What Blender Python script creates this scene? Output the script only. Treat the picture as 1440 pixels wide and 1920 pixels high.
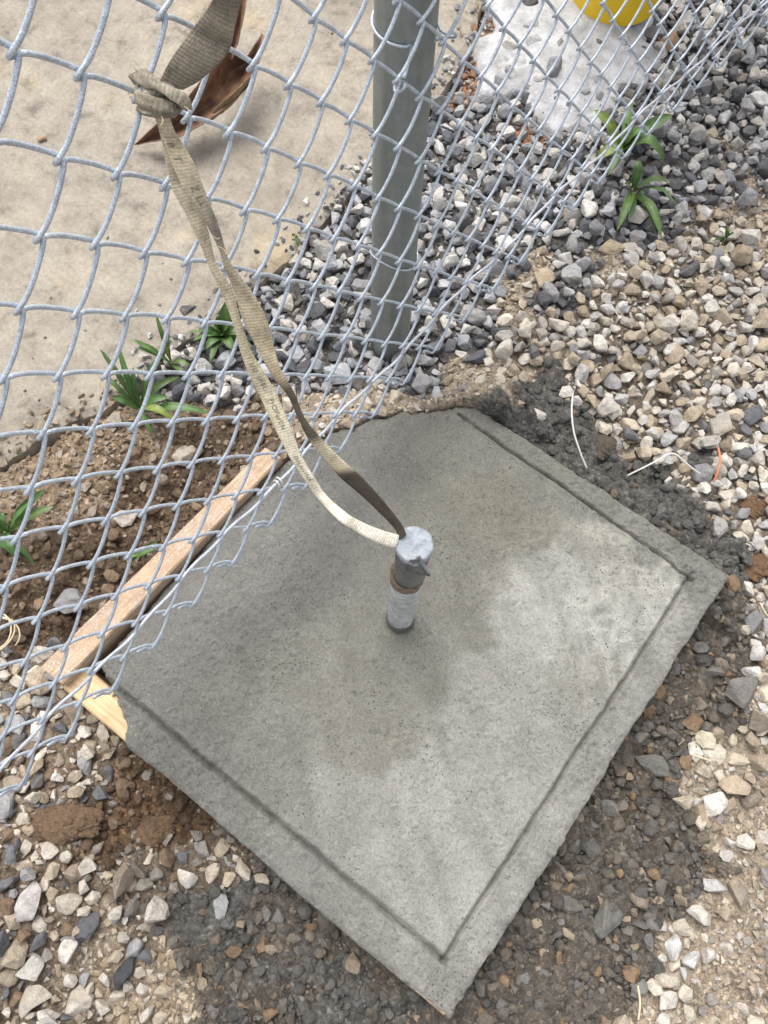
import bpy, bmesh, math, random
import numpy as np
from mathutils import Matrix, Vector

for o in list(bpy.data.objects):
    bpy.data.objects.remove(o, do_unlink=True)
scene = bpy.context.scene
COL = scene.collection
rng = np.random.default_rng(11)
random.seed(5)

# ------------------------------------------------------------------ camera
CAM = np.array((0.1042,-0.2080,1.1640))
CR = np.array([[0.7981847,0.6020782,0.0200761],[-0.5722792,0.7474287,0.3374120],[0.1881430,-0.2808062,0.9411430]])
cam = bpy.data.cameras.new('camera')
cam.sensor_fit = 'VERTICAL'
cam.sensor_height = 36.0
cam.lens = 1550 / 1920 * 36.0
cam.clip_start = 0.01
cam.clip_end = 200
camo = bpy.data.objects.new('camera', cam)
m = Matrix([list(r) for r in CR.T]).to_4x4()
m.translation = Vector(CAM)
camo.matrix_world = m
COL.objects.link(camo)
scene.camera = camo
scene.render.resolution_x, scene.render.resolution_y = 768, 1024

# ------------------------------------------------------------------ light: bright overcast day
SUN_EL, SUN_AZ = math.radians(66), math.radians(-60)      # az measured from +Y towards +X
world = bpy.data.worlds.new('World')
scene.world = world
world.use_nodes = True
nt = world.node_tree
nt.nodes.clear()
sky = nt.nodes.new('ShaderNodeTexSky')
sky.sky_type = 'NISHITA'
sky.sun_disc = False
sky.sun_elevation = SUN_EL
sky.sun_rotation = SUN_AZ
sky.air_density = 1.0
sky.dust_density = 3.0
sky.ozone_density = 1.0
hs = nt.nodes.new('ShaderNodeHueSaturation')
hs.inputs['Saturation'].default_value = 0.22
bg = nt.nodes.new('ShaderNodeBackground')
bg.inputs['Strength'].default_value = 0.13
out = nt.nodes.new('ShaderNodeOutputWorld')
nt.links.new(sky.outputs[0], hs.inputs['Color'])
nt.links.new(hs.outputs[0], bg.inputs[0])
nt.links.new(bg.outputs[0], out.inputs[0])
sun = bpy.data.lights.new('sun', 'SUN')
sun.energy = 1.5
sun.angle = math.radians(42)
sun.color = (1.0, 0.96, 0.90)
suno = bpy.data.objects.new('sun', sun)
dvec = Vector((math.sin(SUN_AZ) * math.cos(SUN_EL), math.cos(SUN_AZ) * math.cos(SUN_EL), math.sin(SUN_EL)))
suno.rotation_euler = dvec.to_track_quat('Z', 'Y').to_euler()
suno.location = (0, 0, 4)
COL.objects.link(suno)
vs = scene.view_settings
vs.view_transform = 'Standard'
vs.look = 'None'
vs.exposure = 1.04
vs.gamma = 1.0
vs.use_curve_mapping = False
scene.render.engine = 'CYCLES'

# ------------------------------------------------------------------ small tools
def link(o, parent=None):
    COL.objects.link(o)
    if parent is not None:
        o.parent = parent
    return o

def tag(o, label=None, cat=None, group=None, kind=None):
    if label: o['label'] = label
    if cat: o['category'] = cat
    if group: o['group'] = group
    if kind: o['kind'] = kind
    return o

def empty(name, loc):
    o = bpy.data.objects.new(name, None)
    o.location = loc
    o.empty_display_size = 0.02
    return link(o)

def mk(name, V, F, mat, parent=None, smooth=True, col=None, origin=None):
    """one mesh object from arrays in world coordinates; origin moves the pivot"""
    V = np.asarray(V, float).reshape(-1, 3)
    me = bpy.data.meshes.new(name)
    off = np.zeros(3)
    if origin is not None: off = np.asarray(origin, float)
    if parent is not None: off = off + np.array(parent.location)
    base = np.zeros(3) if parent is None else np.array(parent.location)
    Vl = V - (off if origin is not None or parent is not None else 0)
    if isinstance(F, np.ndarray):
        k = F.shape[1]
        me.vertices.add(len(Vl)); me.vertices.foreach_set('co', Vl.astype(np.float32).ravel())
        me.loops.add(F.size); me.loops.foreach_set('vertex_index', F.astype(np.int32).ravel())
        me.polygons.add(len(F))
        me.polygons.foreach_set('loop_start', np.arange(0, F.size, k, dtype=np.int32))
        me.polygons.foreach_set('loop_total', np.full(len(F), k, np.int32))
        me.update(calc_edges=True); me.validate()
    else:
        me.from_pydata(Vl.tolist(), [], F); me.update()
    me.polygons.foreach_set('use_smooth', np.full(len(me.polygons), smooth))
    if col is not None:
        a = me.color_attributes.new('tint', 'FLOAT_COLOR', 'POINT')
        c4 = np.ones((len(V), 4), np.float32); c4[:, :3] = col
        a.data.foreach_set('color', c4.ravel())
    if mat: me.materials.append(mat)
    o = bpy.data.objects.new(name, me)
    if origin is not None: o.location = Vector(origin) if parent is None else Vector(origin)
    if origin is not None and parent is not None:
        # verts already relative to parent+origin: origin is given relative to the parent
        pass
    return link(o, parent)

def hash2(ix, iy, seed):
    h = (ix.astype(np.int64) * 374761393 + iy.astype(np.int64) * 668265263 + seed * 1442695041) & 0xFFFFFFFF
    h = ((h ^ (h >> 13)) * 1274126177) & 0xFFFFFFFF
    return ((h ^ (h >> 16)) & 0xFFFFFF) / float(0xFFFFFF)

def vnoise(x, y, seed=0):
    x = np.asarray(x, float); y = np.asarray(y, float)
    ix = np.floor(x); iy = np.floor(y); fx = x - ix; fy = y - iy
    fx = fx * fx * (3 - 2 * fx); fy = fy * fy * (3 - 2 * fy)
    a = hash2(ix, iy, seed); b = hash2(ix + 1, iy, seed); c = hash2(ix, iy + 1, seed); d = hash2(ix + 1, iy + 1, seed)
    return (a * (1 - fx) + b * fx) * (1 - fy) + (c * (1 - fx) + d * fx) * fy - 0.5

def fbm(x, y, f, octv=4, seed=0, gain=0.5):
    r = 0; a = 1.0
    for k in range(octv):
        r = r + a * vnoise(np.asarray(x) * f + 17.3 * k, np.asarray(y) * f - 9.1 * k, seed + k); f *= 2.03; a *= gain
    return r

# ------------------------------------------------------------------ materials
def newmat(name, rough=0.8, metal=0.0):
    mt = bpy.data.materials.new(name)
    mt.use_nodes = True
    n = mt.node_tree
    b = n.nodes['Principled BSDF']
    b.inputs['Roughness'].default_value = rough
    b.inputs['Metallic'].default_value = metal
    return mt, n, b

def N(n, t, **kw):
    x = n.nodes.new(t)
    for k, v in kw.items(): setattr(x, k, v)
    return x

def noise(n, co, scale, detail=4, rough=0.6):
    x = N(n, 'ShaderNodeTexNoise')
    x.inputs['Scale'].default_value = scale; x.inputs['Detail'].default_value = detail; x.inputs['Roughness'].default_value = rough
    n.links.new(co, x.inputs['Vector'])
    return x.outputs['Fac']

def ramp(n, fac, stops):
    r = N(n, 'ShaderNodeValToRGB')
    el = r.color_ramp.elements
    while len(el) < len(stops): el.new(0.5)
    for e, (p, c) in zip(el, stops):
        e.position = p; e.color = (c[0], c[1], c[2], 1) if not np.isscalar(c) else (c, c, c, 1)
    n.links.new(fac, r.inputs[0])
    return r.outputs[0]

def mix(n, fac, a, b, blend='MIX'):
    x = N(n, 'ShaderNodeMix', data_type='RGBA', blend_type=blend)
    if np.isscalar(fac): x.inputs[0].default_value = fac
    else: n.links.new(fac, x.inputs[0])
    for s, v in ((x.inputs[6], a), (x.inputs[7], b)):
        if isinstance(v, (tuple, list)): s.default_value = (*v[:3], 1)
        else: n.links.new(v, s)
    return x.outputs[2]

def bump(n, b, height, strength, dist, prev=None):
    x = N(n, 'ShaderNodeBump')
    x.inputs['Strength'].default_value = strength; x.inputs['Distance'].default_value = dist
    n.links.new(height, x.inputs['Height'])
    if prev is not None: n.links.new(prev, x.inputs['Normal'])
    if b is not None: n.links.new(x.outputs[0], b.inputs['Normal'])
    return x.outputs[0]

def geo(n): return N(n, 'ShaderNodeNewGeometry').outputs['Position']
def objco(n): return N(n, 'ShaderNodeTexCoord').outputs['Object']
def attr(n, name): return N(n, 'ShaderNodeAttribute', attribute_name=name).outputs['Color']

def m_ground():
    mt, n, b = newmat('soil', 0.95)
    p = geo(n)
    f1 = noise(n, p, 60, 6, 0.7); f2 = noise(n, p, 420, 3, 0.7)
    v = N(n, 'ShaderNodeTexVoronoi'); v.inputs['Scale'].default_value = 210; n.links.new(p, v.inputs['Vector'])
    c = mix(n, 1.0, attr(n, 'tint'), ramp(n, f1, [(0.3, 0.55), (0.7, 1.35)]), 'MULTIPLY')
    c = mix(n, 1.0, c, ramp(n, f2, [(0.3, 0.6), (0.72, 1.5)]), 'MULTIPLY')
    sep = N(n, 'ShaderNodeSeparateColor'); n.links.new(v.outputs['Color'], sep.inputs[0])
    c = mix(n, 1.0, c, ramp(n, sep.outputs[0], [(0.0, 0.75), (0.85, 1.15), (1.0, 1.9)]), 'MULTIPLY')
    n.links.new(c, b.inputs['Base Color'])
    b1 = bump(n, None, v.outputs['Distance'], 0.5, -0.004)
    b2 = bump(n, None, f1, 0.6, 0.01, b1)
    bump(n, b, f2, 0.6, 0.003, b2)
    return mt

def m_stone(name='stone', rough=0.85):
    mt, n, b = newmat(name, rough)
    p = geo(n)
    f1 = noise(n, p, 90, 5, 0.65); f2 = noise(n, p, 600, 3, 0.7); f3 = noise(n, p, 35, 3, 0.6)
    c = mix(n, 1.0, attr(n, 'tint'), ramp(n, f1, [(0.25, 0.64), (0.5, 1.0), (0.75, 1.25)]), 'MULTIPLY')
    c = mix(n, 1.0, c, ramp(n, f2, [(0.3, 0.72), (0.7, 1.22)]), 'MULTIPLY')
    c = mix(n, ramp(n, f3, [(0.55, 0.0), (0.72, 0.4)]), c, (0.34, 0.24, 0.14))
    n.links.new(c, b.inputs['Base Color'])
    b1 = bump(n, None, f1, 0.8, 0.008)
    bump(n, b, f2, 0.6, 0.0022, b1)
    return mt

def m_crumb():
    mt, n, b = newmat('wet_cement_crumbs', 0.55)
    p = geo(n)
    f1 = noise(n, p, 160, 6, 0.75); f2 = noise(n, p, 700, 3, 0.7)
    c = mix(n, 1.0, attr(n, 'tint'), ramp(n, f1, [(0.3, 0.55), (0.72, 1.5)]), 'MULTIPLY')
    n.links.new(c, b.inputs['Base Color'])
    b1 = bump(n, None, f1, 0.9, 0.008)
    bump(n, b, f2, 0.7, 0.002, b1)
    return mt

def m_slab():
    mt, n, b = newmat('fresh_concrete', 0.6)
    p = geo(n)
    t = attr(n, 'tint')
    fA = noise(n, p, 26, 6, 0.65); fB = noise(n, p, 330, 5, 0.75); fC = noise(n, p, 900, 2, 0.6)
    c = mix(n, 1.0, t, ramp(n, fA, [(0.3, 0.90), (0.7, 1.10)]), 'MULTIPLY')
    c = mix(n, 1.0, c, ramp(n, fB, [(0.30, 0.70), (0.70, 1.26)]), 'MULTIPLY')
    c = mix(n, 1.0, c, ramp(n, fC, [(0.25, 0.84), (0.75, 1.16)]), 'MULTIPLY')
    # sand grains: dark and pale specks
    v = N(n, 'ShaderNodeTexVoronoi'); v.inputs['Scale'].default_value = 300; n.links.new(p, v.inputs['Vector'])
    sep = N(n, 'ShaderNodeSeparateColor'); n.links.new(v.outputs['Color'], sep.inputs[0])
    clus = noise(n, p, 14, 3, 0.6)
    near = ramp(n, v.outputs['Distance'], [(0.26, 1.0), (0.42, 0.0)])
    pick = ramp(n, sep.outputs[0], [(0.80, 0.0), (0.86, 1.0)])
    mm = N(n, 'ShaderNodeMath', operation='MULTIPLY'); n.links.new(near, mm.inputs[0]); n.links.new(pick, mm.inputs[1])
    m2 = N(n, 'ShaderNodeMath', operation='MULTIPLY'); n.links.new(mm.outputs[0], m2.inputs[0]); n.links.new(ramp(n, clus, [(0.42, 0.1), (0.6, 0.8)]), m2.inputs[1])
    c = mix(n, m2.outputs[0], c, (0.05, 0.05, 0.048))
    pick2 = ramp(n, sep.outputs[1], [(0.955, 0.0), (0.975, 0.6)])
    m3 = N(n, 'ShaderNodeMath', operation='MULTIPLY'); n.links.new(near, m3.inputs[0]); n.links.new(pick2, m3.inputs[1])
    c = mix(n, m3.outputs[0], c, (0.5, 0.48, 0.44))
    n.links.new(c, b.inputs['Base Color'])
    # the paler the paste the rougher it is
    bw = N(n, 'ShaderNodeRGBToBW'); n.links.new(t, bw.inputs[0])
    n.links.new(ramp(n, bw.outputs[0], [(0.17, 0.30), (0.40, 0.68)]), b.inputs['Roughness'])
    b1 = bump(n, None, fA, 0.5, 0.008)
    b2 = bump(n, None, fB, 1.0, 0.0060, b1)
    b3 = bump(n, None, near, 0.25, 0.0012, b2)
    bump(n, b, fC, 0.4, 0.0010, b3)
    return mt

def m_pad():
    mt, n, b = newmat('old_concrete', 0.9)
    p = geo(n)
    f0 = noise(n, p, 4.5, 5, 0.65); f1 = noise(n, p, 26, 6, 0.7); f2 = noise(n, p, 150, 4, 0.75); f3 = noise(n, p, 600, 2, 0.7)
    c = ramp(n, f0, [(0.30, (0.235, 0.203, 0.163)), (0.44, (0.30, 0.266, 0.219)), (0.56, (0.325, 0.287, 0.235)), (0.68, (0.37, 0.30, 0.205))])
    c = mix(n, 1.0, c, ramp(n, f1, [(0.30, 0.50), (0.46, 0.95), (0.7, 1.2)]), 'MULTIPLY')
    c = mix(n, 1.0, c, ramp(n, f2, [(0.3, 0.80), (0.7, 1.18)]), 'MULTIPLY')
    c = mix(n, 1.0, c, ramp(n, f3, [(0.3, 0.88), (0.7, 1.12)]), 'MULTIPLY')
    st = noise(n, p, 7, 8, 0.72)
    c = mix(n, ramp(n, st, [(0.52, 0.0), (0.66, 0.5)]), c, (0.17, 0.145, 0.115))
    w = noise(n, p, 11, 6, 0.8)
    c = mix(n, ramp(n, w, [(0.66, 0.0), (0.72, 0.45)]), c, (0.62, 0.58, 0.52))
    n.links.new(c, b.inputs['Base Color'])
    b1 = bump(n, None, f2, 0.4, 0.004)
    bump(n, b, f3, 0.5, 0.0014, b1)
    return mt

def m_galv(name, base, light, scale=500, rough=0.5, metal=0.35):
    mt, n, b = newmat(name, rough, metal)
    p = geo(n)
    f1 = noise(n, p, scale, 4, 0.7); f2 = noise(n, p, scale * 0.12, 3, 0.6)
    c = ramp(n, f1, [(0.38, base), (0.62, light)])
    c = mix(n, 1.0, c, ramp(n, f2, [(0.3, 0.8), (0.7, 1.12)]), 'MULTIPLY')
    n.links.new(c, b.inputs['Base Color'])
    bump(n, b, f1, 0.3, 0.0006)
    return mt

def m_post():
    mt, n, b = newmat('galvanised_post', 0.5, 0.45)
    p = geo(n)
    mp = N(n, 'ShaderNodeMapping'); mp.inputs['Scale'].default_value = (1, 1, 0.06); n.links.new(p, mp.inputs[0])
    f1 = noise(n, mp.outputs[0], 130, 4, 0.65); f2 = noise(n, p, 45, 5, 0.7); f3 = noise(n, p, 240, 3, 0.7)
    c = ramp(n, f1, [(0.3, (0.225, 0.25, 0.245)), (0.7, (0.285, 0.31, 0.30))])
    c = mix(n, 1.0, c, ramp(n, f2, [(0.3, 0.84), (0.7, 1.12)]), 'MULTIPLY')
    c = mix(n, ramp(n, f3, [(0.62, 0.0), (0.72, 0.5)]), c, (0.42, 0.44, 0.43))
    n.links.new(c, b.inputs['Base Color'])
    bump(n, b, f1, 0.08, 0.001)
    return mt

def m_wood(name, c1, c2, specks):
    mt, n, b = newmat(name, 0.75)
    p = objco(n)
    mp = N(n, 'ShaderNodeMapping'); mp.inputs['Scale'].default_value = (0.05, 1, 1); n.links.new(p, mp.inputs[0])
    f1 = noise(n, mp.outputs[0], 260, 4, 0.6); f2 = noise(n, p, 22, 4, 0.6); f3 = noise(n, mp.outputs[0], 700, 2, 0.6)
    c = ramp(n, f1, [(0.35, c1), (0.65, c2)])
    c = mix(n, 1.0, c, ramp(n, f2, [(0.3, 0.75), (0.7, 1.2)]), 'MULTIPLY')
    c = mix(n, 1.0, c, ramp(n, f3, [(0.3, 0.85), (0.7, 1.15)]), 'MULTIPLY')
    if specks:
        v = N(n, 'ShaderNodeTexVoronoi'); v.inputs['Scale'].default_value = 230; n.links.new(p, v.inputs['Vector'])
        sep = N(n, 'ShaderNodeSeparateColor'); n.links.new(v.outputs['Color'], sep.inputs[0])
        a1 = ramp(n, v.outputs['Distance'], [(0.22, 1.0), (0.40, 0.0)]); a2 = ramp(n, sep.outputs[0], [(0.60, 0.0), (0.70, 0.9)])
        mm = N(n, 'ShaderNodeMath', operation='MULTIPLY'); n.links.new(a1, mm.inputs[0]); n.links.new(a2, mm.inputs[1])
        fl = noise(n, p, 420, 2, 0.5)
        c = mix(n, ramp(n, fl, [(0.60, 0.0), (0.66, 0.85)]), c, (0.62, 0.57, 0.50))
        sm = noise(n, p, 30, 6, 0.7)
        c = mix(n, ramp(n, sm, [(0.52, 0.0), (0.66, 0.55)]), c, (0.42, 0.385, 0.33))
    n.links.new(c, b.inputs['Base Color'])
    bump(n, b, f1, 0.3, 0.001)
    return mt

def m_web(name):
    """woven polyester webbing: uv.x across, uv.y metres along; tint attribute carries the mud"""
    mt, n, b = newmat(name, 0.9)
    u = N(n, 'ShaderNodeUVMap', uv_map='uv').outputs[0]
    p = geo(n)
    s = N(n, 'ShaderNodeSeparateXYZ'); n.links.new(u, s.inputs[0])
    def wav(sock, k):
        a = N(n, 'ShaderNodeMath', operation='MULTIPLY'); a.inputs[1].default_value = k; n.links.new(sock, a.inputs[0])
        c_ = N(n, 'ShaderNodeMath', operation='SINE'); n.links.new(a.outputs[0], c_.inputs[0])
        d = N(n, 'ShaderNodeMath', operation='MULTIPLY_ADD'); d.inputs[1].default_value = 0.5; d.inputs[2].default_value = 0.5
        n.links.new(c_.outputs[0], d.inputs[0]); return d.outputs[0]
    rib = wav(s.outputs['Y'], 2 * math.pi / 0.0027)
    warp = wav(s.outputs['X'], 2 * math.pi * 14)
    f1 = noise(n, p, 70, 6, 0.75); f2 = noise(n, p, 500, 3, 0.7)
    c = mix(n, 1.0, attr(n, 'tint'), ramp(n, f1, [(0.30, 0.58), (0.48, 1.0), (0.68, 1.2)]), 'MULTIPLY')
    c = mix(n, 1.0, c, ramp(n, rib, [(0.0, 0.84), (0.7, 1.06)]), 'MULTIPLY')
    c = mix(n, 1.0, c, ramp(n, warp, [(0.0, 0.86), (0.8, 1.06)]), 'MULTIPLY')
    c = mix(n, 1.0, c, ramp(n, f2, [(0.3, 0.75), (0.7, 1.2)]), 'MULTIPLY')
    n.links.new(c, b.inputs['Base Color'])
    b1 = bump(n, None, rib, 0.45, 0.0005)
    b2 = bump(n, None, warp, 0.4, 0.0004, b1)
    bump(n, b, f2, 0.4, 0.0006, b2)
    return mt

def m_plain(name, c1, c2, scale=60, rough=0.6, metal=0.0, bs=0.3, bd=0.002, spec=None):
    mt, n, b = newmat(name, rough, metal)
    p = geo(n)
    f1 = noise(n, p, scale, 5, 0.65)
    n.links.new(ramp(n, f1, [(0.32, c1), (0.68, c2)]), b.inputs['Base Color'])
    bump(n, b, f1, bs, bd)
    if spec is not None: b.inputs['Specular IOR Level'].default_value = spec
    return mt

def m_leaf(name, c1, c2):
    mt, n, b = newmat(name, 0.5)
    p = geo(n)
    f1 = noise(n, p, 130, 4, 0.6)
    n.links.new(mix(n, 1.0, ramp(n, f1, [(0.3, c1), (0.7, c2)]), attr(n, 'tint'), 'MULTIPLY'), b.inputs['Base Color'])
    b.inputs['Subsurface Weight'].default_value = 0.0
    bump(n, b, f1, 0.3, 0.0008)
    return mt

M = dict(
    ground=m_ground(), stone=m_stone(), crumb=m_crumb(), slab=m_slab(), pad=m_pad(),
    wire=m_galv('weathered_zinc_wire', (0.30, 0.36, 0.44), (0.72, 0.77, 0.83), 1100, 0.40, 0.35),
    tension=m_galv('zinc_tension_wire', (0.42, 0.45, 0.50), (0.66, 0.69, 0.74), 500, 0.5, 0.25),
    tie=m_galv('aluminium_tie_wire', (0.60, 0.58, 0.55), (0.78, 0.76, 0.72), 300, 0.35, 0.5),
    post=m_post(),
    board=m_wood('stained_plank', (0.34, 0.23, 0.15), (0.45, 0.315, 0.21), True),
    fresh=m_wood('new_pine', (0.44, 0.30, 0.16), (0.58, 0.42, 0.25), False),
    web=m_web('dirty_webbing'),
    ink=m_plain('black_ink', (0.09, 0.08, 0.07), (0.36, 0.33, 0.27), 300, 0.9),
    pipe=m_galv('galvanised_pipe', (0.33, 0.35, 0.36), (0.58, 0.60, 0.61), 110, 0.55, 0.2),
    rust=m_plain('rusty_rim', (0.07, 0.045, 0.03), (0.34, 0.26, 0.18), 260, 0.9, 0, 0.6, 0.004),
    tape=m_plain('grey_tape', (0.27, 0.30, 0.335), (0.46, 0.49, 0.53), 90, 0.45, 0.15, 0.8, 0.006, 0.5),
    tapedark=m_plain('grubby_tape', (0.04, 0.043, 0.048), (0.17, 0.18, 0.19), 60, 0.4, 0.15, 0.3, 0.004),
    yellow=m_plain('yellow_paint', (0.72, 0.47, 0.01), (0.80, 0.54, 0.015), 30, 0.45),
    foot=m_plain('pale_footing', (0.24, 0.235, 0.235), (0.52, 0.52, 0.53), 26, 0.9, 0, 1.0, 0.012),
    leaf=m_leaf('weed_leaf', (0.045, 0.105, 0.025), (0.085, 0.17, 0.045)),
    stem=m_plain('weed_stem', (0.20, 0.27, 0.09), (0.30, 0.36, 0.14), 80, 0.6),
    dead=m_plain('dry_leaf', (0.07, 0.034, 0.026), (0.25, 0.135, 0.075), 45, 0.6, 0, 0.4, 0.003),
    deadpale=m_plain('dry_leaf_back', (0.13, 0.085, 0.045), (0.26, 0.17, 0.09), 45, 0.7, 0, 0.4, 0.003),
    whitewire=m_plain('pale_wire', (0.60, 0.58, 0.54), (0.74, 0.72, 0.68), 200, 0.5),
    orangewire=m_plain('orange_wire', (0.50, 0.17, 0.08), (0.62, 0.25, 0.12), 200, 0.5),
    straw=m_plain('straw', (0.55, 0.45, 0.28), (0.70, 0.60, 0.42), 200, 0.8),
)

# ------------------------------------------------------------------ the lie of the land
SX0, SX1, SY0, SY1, ST = -0.324, 0.320, -0.331, 0.3325, 0.080
pad_edge = np.array([(-0.639,-0.309),(-0.617,-0.162),(-0.592,-0.054),(-0.566,0.011),(-0.551,0.069),(-0.551,0.138),(-0.540,0.194),(-0.526,0.253),(-0.524,0.344),(-0.513,0.408),(-0.513,0.499),(-0.513,0.569),(-0.511,0.634),(-0.517,0.732),(-0.526,0.841),(-0.546,0.955),(-0.584,1.054),(-0.641,1.189),(-0.722,1.357)])
pad_edge = pad_edge[np.argsort(pad_edge[:, 1])]
def pad_x(y): 
    return np.interp(y, pad_edge[:, 1], pad_edge[:, 0]) + 0.014 * fbm(y, y * 0 + 3.1, 22, 3, 71)
corner = np.array([(-0.275,0.021),(-0.272,0.082),(-0.245,0.166),(-0.213,0.223),(-0.165,0.275),(-0.120,0.317),(-0.091,0.361)])

def seg_d(x, y, poly):
    d = np.full(np.shape(x), 9.0)
    for (x0, y0), (x1, y1) in zip(poly[:-1], poly[1:]):
        dx, dy = x1 - x0, y1 - y0
        t = np.clip(((x - x0) * dx + (y - y0) * dy) / (dx * dx + dy * dy), 0, 1)
        d = np.minimum(d, np.hypot(x - x0 - t * dx, y - y0 - t * dy))
    return d

def corner_side(x, y):
    """> 0 on the slab's side of the ragged line where its back corner is buried"""
    yl = np.interp(x, corner[:, 0], corner[:, 1])
    return (yl - y) + 0.020 * fbm(x, y, 30, 3, 5)

smear = np.array([(-0.302,-0.289),(-0.274,-0.292),(-0.244,-0.296),(-0.224,-0.296),(-0.206,-0.310),(-0.181,-0.319),(-0.163,-0.326),(-0.131,-0.328),(-0.097,-0.332)])
def slab_sdf(x, y):
    """> 0 inside the poured slab"""
    rag = 0.0030 * fbm(x, y, 26, 4, 9)
    d = np.minimum(np.minimum(x - (SX0 + 0.042) + rag * 2, SX1 - x + rag * 1.3), np.minimum(y - (SY0 - 0.0016 + 0.0060 * vnoise(x * 9, y * 0, 3)) + rag * 0.5, SY1 - y + rag))
    d = np.minimum(d, corner_side(x, y))
    ys = np.interp(x, smear[:, 0][np.argsort(smear[:, 0])], smear[:, 1][np.argsort(smear[:, 0])])
    s2 = np.where(x < smear[:, 0].max(), 1, 0)
    # bare board at the left front corner
    k = ((x - smear[0, 0]) * (smear[-1, 1] - smear[0, 1]) - (y - smear[0, 1]) * (smear[-1, 0] - smear[0, 0]))
    L = np.hypot(*(smear[-1] - smear[0]))
    return d, -k / L

def slab_in(x, y):
    d, _ = slab_sdf(x, y)
    bx, by = SMEAR_C
    e = (x - bx) * SMEAR_N[0] + (y - by) * SMEAR_N[1] + 0.012 * fbm(x, y, 45, 4, 33)
    return np.minimum(d, e)
_a, _b = np.array((-0.2657,-0.2857,0.0800)[:2]), np.array((-0.1631,-0.3382,0.0800)[:2])
_t = (_b - _a) / np.linalg.norm(_b - _a)
SMEAR_C = _a
SMEAR_N = np.array([-_t[1], _t[0]])
if np.dot(SMEAR_N, -_a) < 0: SMEAR_N = -SMEAR_N

# surveyed ground: where each kind of surface lies
Z = {}
Z['grey'] = [(-0.399,0.838),(-0.350,0.850),(-0.434,0.837),(-0.484,0.833),(-0.442,0.874),(-0.374,0.912),(-0.301,0.914),(-0.323,0.852),(-0.432,0.368),(-0.422,0.300),(-0.373,0.363),(-0.470,0.444),(-0.489,0.363),(-0.352,0.647),(-0.273,0.597),(-0.281,0.486),(-0.309,0.780),(-0.396,0.742),(-0.220,0.679),(-0.286,0.319),(-0.326,0.288),(-0.202,0.495),(-0.232,0.361),(-0.478,0.183),(-0.497,0.091),(-0.457,0.223),(-0.166,0.763),(-0.269,0.856),(-0.247,0.410),(-0.363,0.421),(-0.405,0.535),(-0.467,0.777),(-0.366,0.258),(-0.436,0.264),(-0.279,0.703),(-0.234,0.767),(-0.466,0.586),(-0.216,0.562)]
Z['orange'] = [(-0.333,0.898),(-0.475,0.871),(-0.392,0.869)]
Z['dark'] = [(-0.114,1.038),(-0.090,1.151),(-0.137,1.278),(-0.058,0.977),(-0.151,1.025),(-0.004,1.094),(-0.083,0.800),(-0.106,0.701),(-0.116,0.601),(-0.203,1.193),(-0.203,1.294),(-0.243,1.030),(-0.278,0.940),(-0.092,0.906),(-0.170,1.426),(-0.057,1.341),(-0.210,1.088),(-0.177,0.884)]
Z['pale'] = [(-0.101,0.499),(-0.012,0.519),(0.005,0.655),(0.099,0.666),(0.143,0.763),(0.214,0.633),(0.161,0.557),(0.239,0.503),(0.291,0.543),(0.003,0.745),(0.078,0.884),(0.142,0.840),(-0.068,0.574),(0.037,0.569),(0.112,0.542),(0.348,0.436),(0.391,0.309),(0.298,0.462),(-0.044,0.669),(0.054,0.745),(0.259,0.728),(0.345,0.562),(0.352,0.348),(0.440,0.280),(-0.067,0.525),(0.038,0.486),(-0.139,0.494),(0.422,0.412)]
Z['pale2'] = [(0.468,0.166),(0.464,0.128),(0.466,0.217),(0.473,0.075),(0.487,0.044),(0.466,0.095),(0.527,0.210),(0.550,0.044),(0.537,-0.113),(0.521,-0.072),(0.525,-0.172)]
Z['tan'] = [(-0.121,0.416),(-0.172,0.407),(-0.084,0.717),(-0.056,0.993),(0.606,-0.053),(0.558,0.002),(0.537,0.090),(0.565,-0.069),(0.578,-0.132),(0.044,0.984),(0.618,0.032),(-0.342,0.202),(-0.293,0.260),(-0.149,0.588),(0.527,0.058),(-0.161,0.362)]
Z['soil'] = [(-0.436,-0.247),(-0.432,-0.141),(-0.403,-0.056),(-0.368,0.026),(-0.377,0.098),(-0.489,-0.237),(-0.434,-0.323),(-0.384,-0.246),(-0.418,0.021),(-0.361,0.144),(-0.371,-0.313),(-0.482,-0.369),(-0.464,-0.048),(-0.593,-0.306),(-0.378,0.062)]
Z['soilL'] = [(-0.562,-0.154),(-0.542,-0.096),(-0.528,-0.030),(-0.538,-0.210),(-0.611,-0.256),(-0.502,0.024),(-0.476,-0.131),(-0.451,0.040)]
Z['mud'] = [(-0.175,-0.389),(-0.117,-0.390),(-0.152,-0.437),(-0.107,-0.354)]
Z['left'] = [(-0.264,-0.431),(-0.336,-0.399),(-0.253,-0.372),(-0.147,-0.481),(-0.065,-0.412),(-0.118,-0.559),(-0.103,-0.628),(-0.035,-0.504),(-0.035,-0.598),(-0.221,-0.521),(-0.328,-0.521),(-0.191,-0.651),(-0.033,-0.396),(-0.222,-0.473),(-0.037,-0.453),(-0.372,-0.373)]
Z['leftfine'] = [(-0.017,-0.542),(0.055,-0.524),(-0.004,-0.488),(-0.097,-0.505)]
Z['slurry'] = [(-0.071,0.371),(-0.016,0.391),(0.057,0.380),(0.145,0.389),(0.225,0.392),(0.275,0.389),(0.172,0.436),(-0.000,0.425),(0.131,0.351),(-0.010,0.351),(0.298,0.356)] 
Z['slurry'] += [(0.044,-0.361),(0.012,-0.416),(0.074,-0.437),(0.145,-0.399),(0.216,-0.404),(0.268,-0.386),(0.127,-0.470)]
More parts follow.
